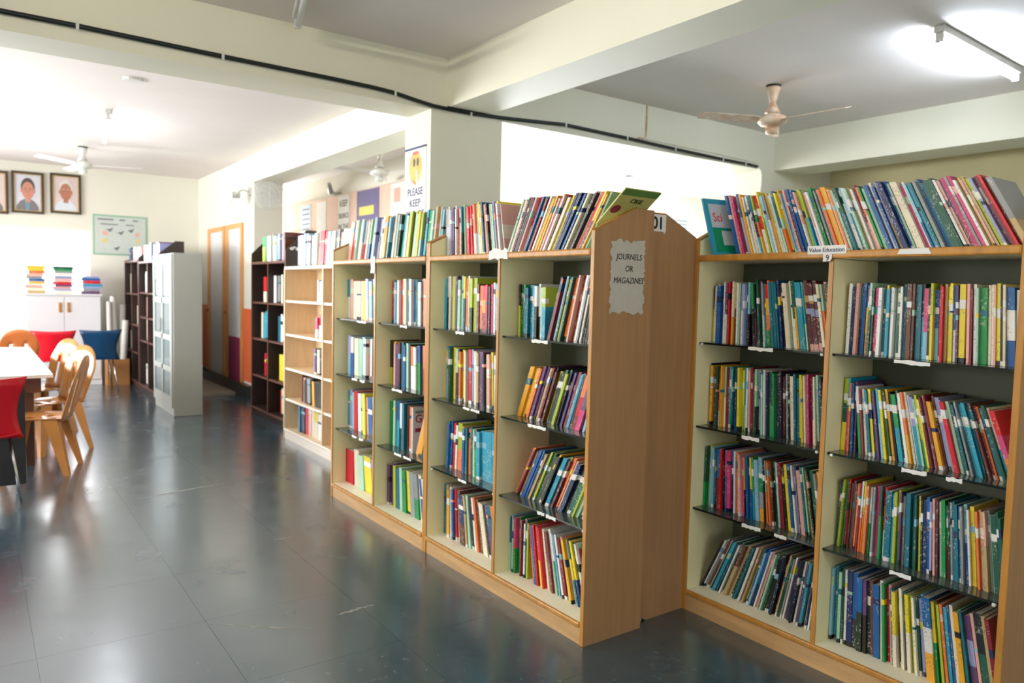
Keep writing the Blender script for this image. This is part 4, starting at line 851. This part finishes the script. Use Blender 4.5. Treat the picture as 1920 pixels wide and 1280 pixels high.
# ------------------------------------------------------------------ tables and chairs
tb = thing('table', 'long white topped reading table', 'table', (-0.5, 8.6, 0))
obj('tabletop', box(-1.3, 0.52, 7.06, 10.1, 0.722, 0.75), 'table_white', tb, bevel=0.004)
obj('apron', box(-1.2, 0.44, 7.12, 7.15, 0.6, 0.722), 'brown_wood', tb); obj('apron', box(0.42, 0.44, 7.15, 10.0, 0.64, 0.722), 'brown_wood', tb)
for (x, y) in ((0.36, 7.2), (0.36, 9.95), (-1.15, 7.2), (-1.15, 9.95)): obj('leg', box(x - 0.03, x + 0.03, y - 0.03, y + 0.03, 0, 0.722), 'brown_wood', tb)
def mono_chair(label, x, y, rz, m, group):
    """moulded plastic chair: facing local +Y; slotted seat, slatted fan back, four splayed legs"""
    r = thing('plastic_chair', label, 'chair', (x, y, 0), group, rz)
    def o(n, mb, **k): return obj(n, mb, m, r, local=True, smooth=True, **k)
    mb = MB(); nx, ny = 10, 10; W, D = 0.42, 0.42
    for j in range(ny + 1):
        for i in range(nx + 1):
            u, v = i / nx - 0.5, j / ny - 0.5
            mb.v.append((u * W * (0.92 + 0.08 * j / ny), v * D, 0.43 + 0.035 * (abs(u) * 2) ** 3 * 0.4 - 0.018 * math.cos(u * 3) + (0.012 if j == ny else 0) - (0.03 if j == ny else 0)))
    for j in range(ny):
        for i in range(nx):
            if (i, j) in ((2, 3), (4, 5), (5, 2), (7, 3), (6, 6), (3, 7)): continue
            a = j * (nx + 1) + i; mb.face((a, a + 1, a + nx + 2, a + nx + 1))
    o('seat', mb, solid=0.006)
    mb = MB(); nx, nz = 11, 9
    for j in range(nz + 1):
        for i in range(nx + 1):
            u = i / nx - 0.5; q = j / nz; wd = 0.36 + 0.1 * q - 0.12 * max(0, q - 0.75) / 0.25 * abs(u) * 2
            top = 0.5 - 0.09 * (2 * u) ** 2; z = 0.42 + q * top
            mb.v.append((u * wd, -0.2 - 0.13 * q - 0.02 * math.cos(u * 3.0) * 1.0, z))
    for j in range(nz):
        for i in range(nx):
            if i in (3, 7) and 1 <= j <= nz - 4: continue
            a = j * (nx + 1) + i; mb.face((a, a + 1, a + nx + 2, a + nx + 1))
    o('backrest', mb, solid=0.008)
    for sx in (-1, 1):
        for sy in (-1, 1):
            t0 = Vector((sx * 0.19, sy * 0.18, 0.43)); b0 = Vector((sx * 0.225, sy * (0.27 if sy < 0 else 0.215), 0.0)); mb = MB(); n = len(mb.v)
            for p, wd in ((t0, 0.095), ((t0 + b0) / 2, 0.07), (b0, 0.042)):
                mb.v += [(p.x, p.y, p.z), (p.x - sx * wd, p.y, p.z), (p.x - sx * wd, p.y - sy * 0.008, p.z), (p.x - sx * 0.008, p.y - sy * 0.008, p.z), (p.x - sx * 0.008, p.y - sy * wd, p.z), (p.x, p.y - sy * wd, p.z)]
            for k in range(2):
                for i in range(6):
                    a = k * 6 + i; b = k * 6 + (i + 1) % 6; mb.face((a, b, b + 6, a + 6))
            mb.face(range(5, -1, -1)); mb.face(range(12, 18)); obj('leg', mb, m, r, local=True)
    obj('front_skirt', MB().prism([(-0.2, 0.44), (0.2, 0.44), (0.17, 0.4), (-0.17, 0.4)], 1, 0.2, 0.206), m, r, local=True)
    return r
GC = 'plastic chairs along the reading table'
mono_chair('tan plastic chair at the near corner of the white table', 0.40, 6.93, math.radians(72), 'tan_plastic', GC)
mono_chair('tan plastic chair second along the white table', 0.53, 7.75, math.radians(118), 'tan_plastic', GC)
mono_chair('tan plastic chair third along the white table', 0.5, 8.7, math.radians(120), 'tan_plastic', GC)
mono_chair('orange plastic chair beyond the table by the far window', 0.42, 11.0, math.radians(4), 'orange_plastic', GC)
def shell_chair(label, x, y, rz, m, group=None, hgt=1.0):
    """visitor chair facing local +Y: waisted moulded back, seat, four thin metal legs"""
    r = thing('shell_chair', label, 'chair', (x, y, 0), group, rz); r.scale = (1, 1, hgt)
    def o(n, mb, mm=m, **k): return obj(n, mb, mm, r, local=True, **k)
    mb = MB(); nx, nz = 10, 10
    for j in range(nz + 1):
        for i in range(nx + 1):
            u = i / nx - 0.5; q = j / nz; wd = 0.40 + 0.1 * (2 * q - 0.9) ** 2
            mb.v.append((u * wd, -0.21 - 0.06 * q + 0.05 * (2 * u) ** 2 * 0.9, 0.44 + q * 0.4 - 0.012 * (2 * u) ** 2 * (1 if j < nz else -1.2)))
    for j in range(nz):
        for i in range(nx): a = j * (nx + 1) + i; mb.face((a, a + 1, a + nx + 2, a + nx + 1))
    o('backrest', mb, solid=0.012, smooth=True)
    mb = MB(); ny = 8
    for j in range(ny + 1):
        for i in range(nx + 1):
            u = i / nx - 0.5; q = j / ny; mb.v.append((u * (0.42 + 0.03 * q), -0.22 + 0.44 * q, 0.445 + 0.02 * (2 * u) ** 2 - 0.03 * max(0, q - 0.7) / 0.3 - 0.012 * math.sin(q * 3)))
    for j in range(ny):
        for i in range(nx): a = j * (nx + 1) + i; mb.face((a, a + 1, a + nx + 2, a + nx + 1))
    o('seat', mb, solid=0.012, smooth=True)
    for sx in (-1, 1):
        for sy in (-1, 1): o('leg', MB().tube([(sx * 0.16, sy * 0.14, 0.425), (sx * 0.19, sy * 0.18, 0.2), (sx * 0.215, sy * 0.22, 0.0)], 0.0095, 8), 'chrome', smooth=True)
        o('side_rail', MB().tube([(sx * 0.16, -0.14, 0.425), (sx * 0.16, 0, 0.425), (sx * 0.16, 0.14, 0.425)], 0.0095, 8), 'chrome')
    return r
rc = shell_chair('red shell chair with a black inner panel at the near end of the table', 0.03, 6.24, 0, 'red_plastic')
obj('inner_panel', box(-0.23, 0.25, -0.145, -0.13, 0.1, 0.80), 'black_plastic', rc, local=True, bevel=0.004)
shell_chair('blue shell chair by the rolled charts', 1.41, 11.85, math.radians(3), 'blue_plastic')
shell_chair('red shell chair in front of the white cupboard', 0.87, 11.75, math.radians(-3), 'red_plastic')
print('individual', N_IND)
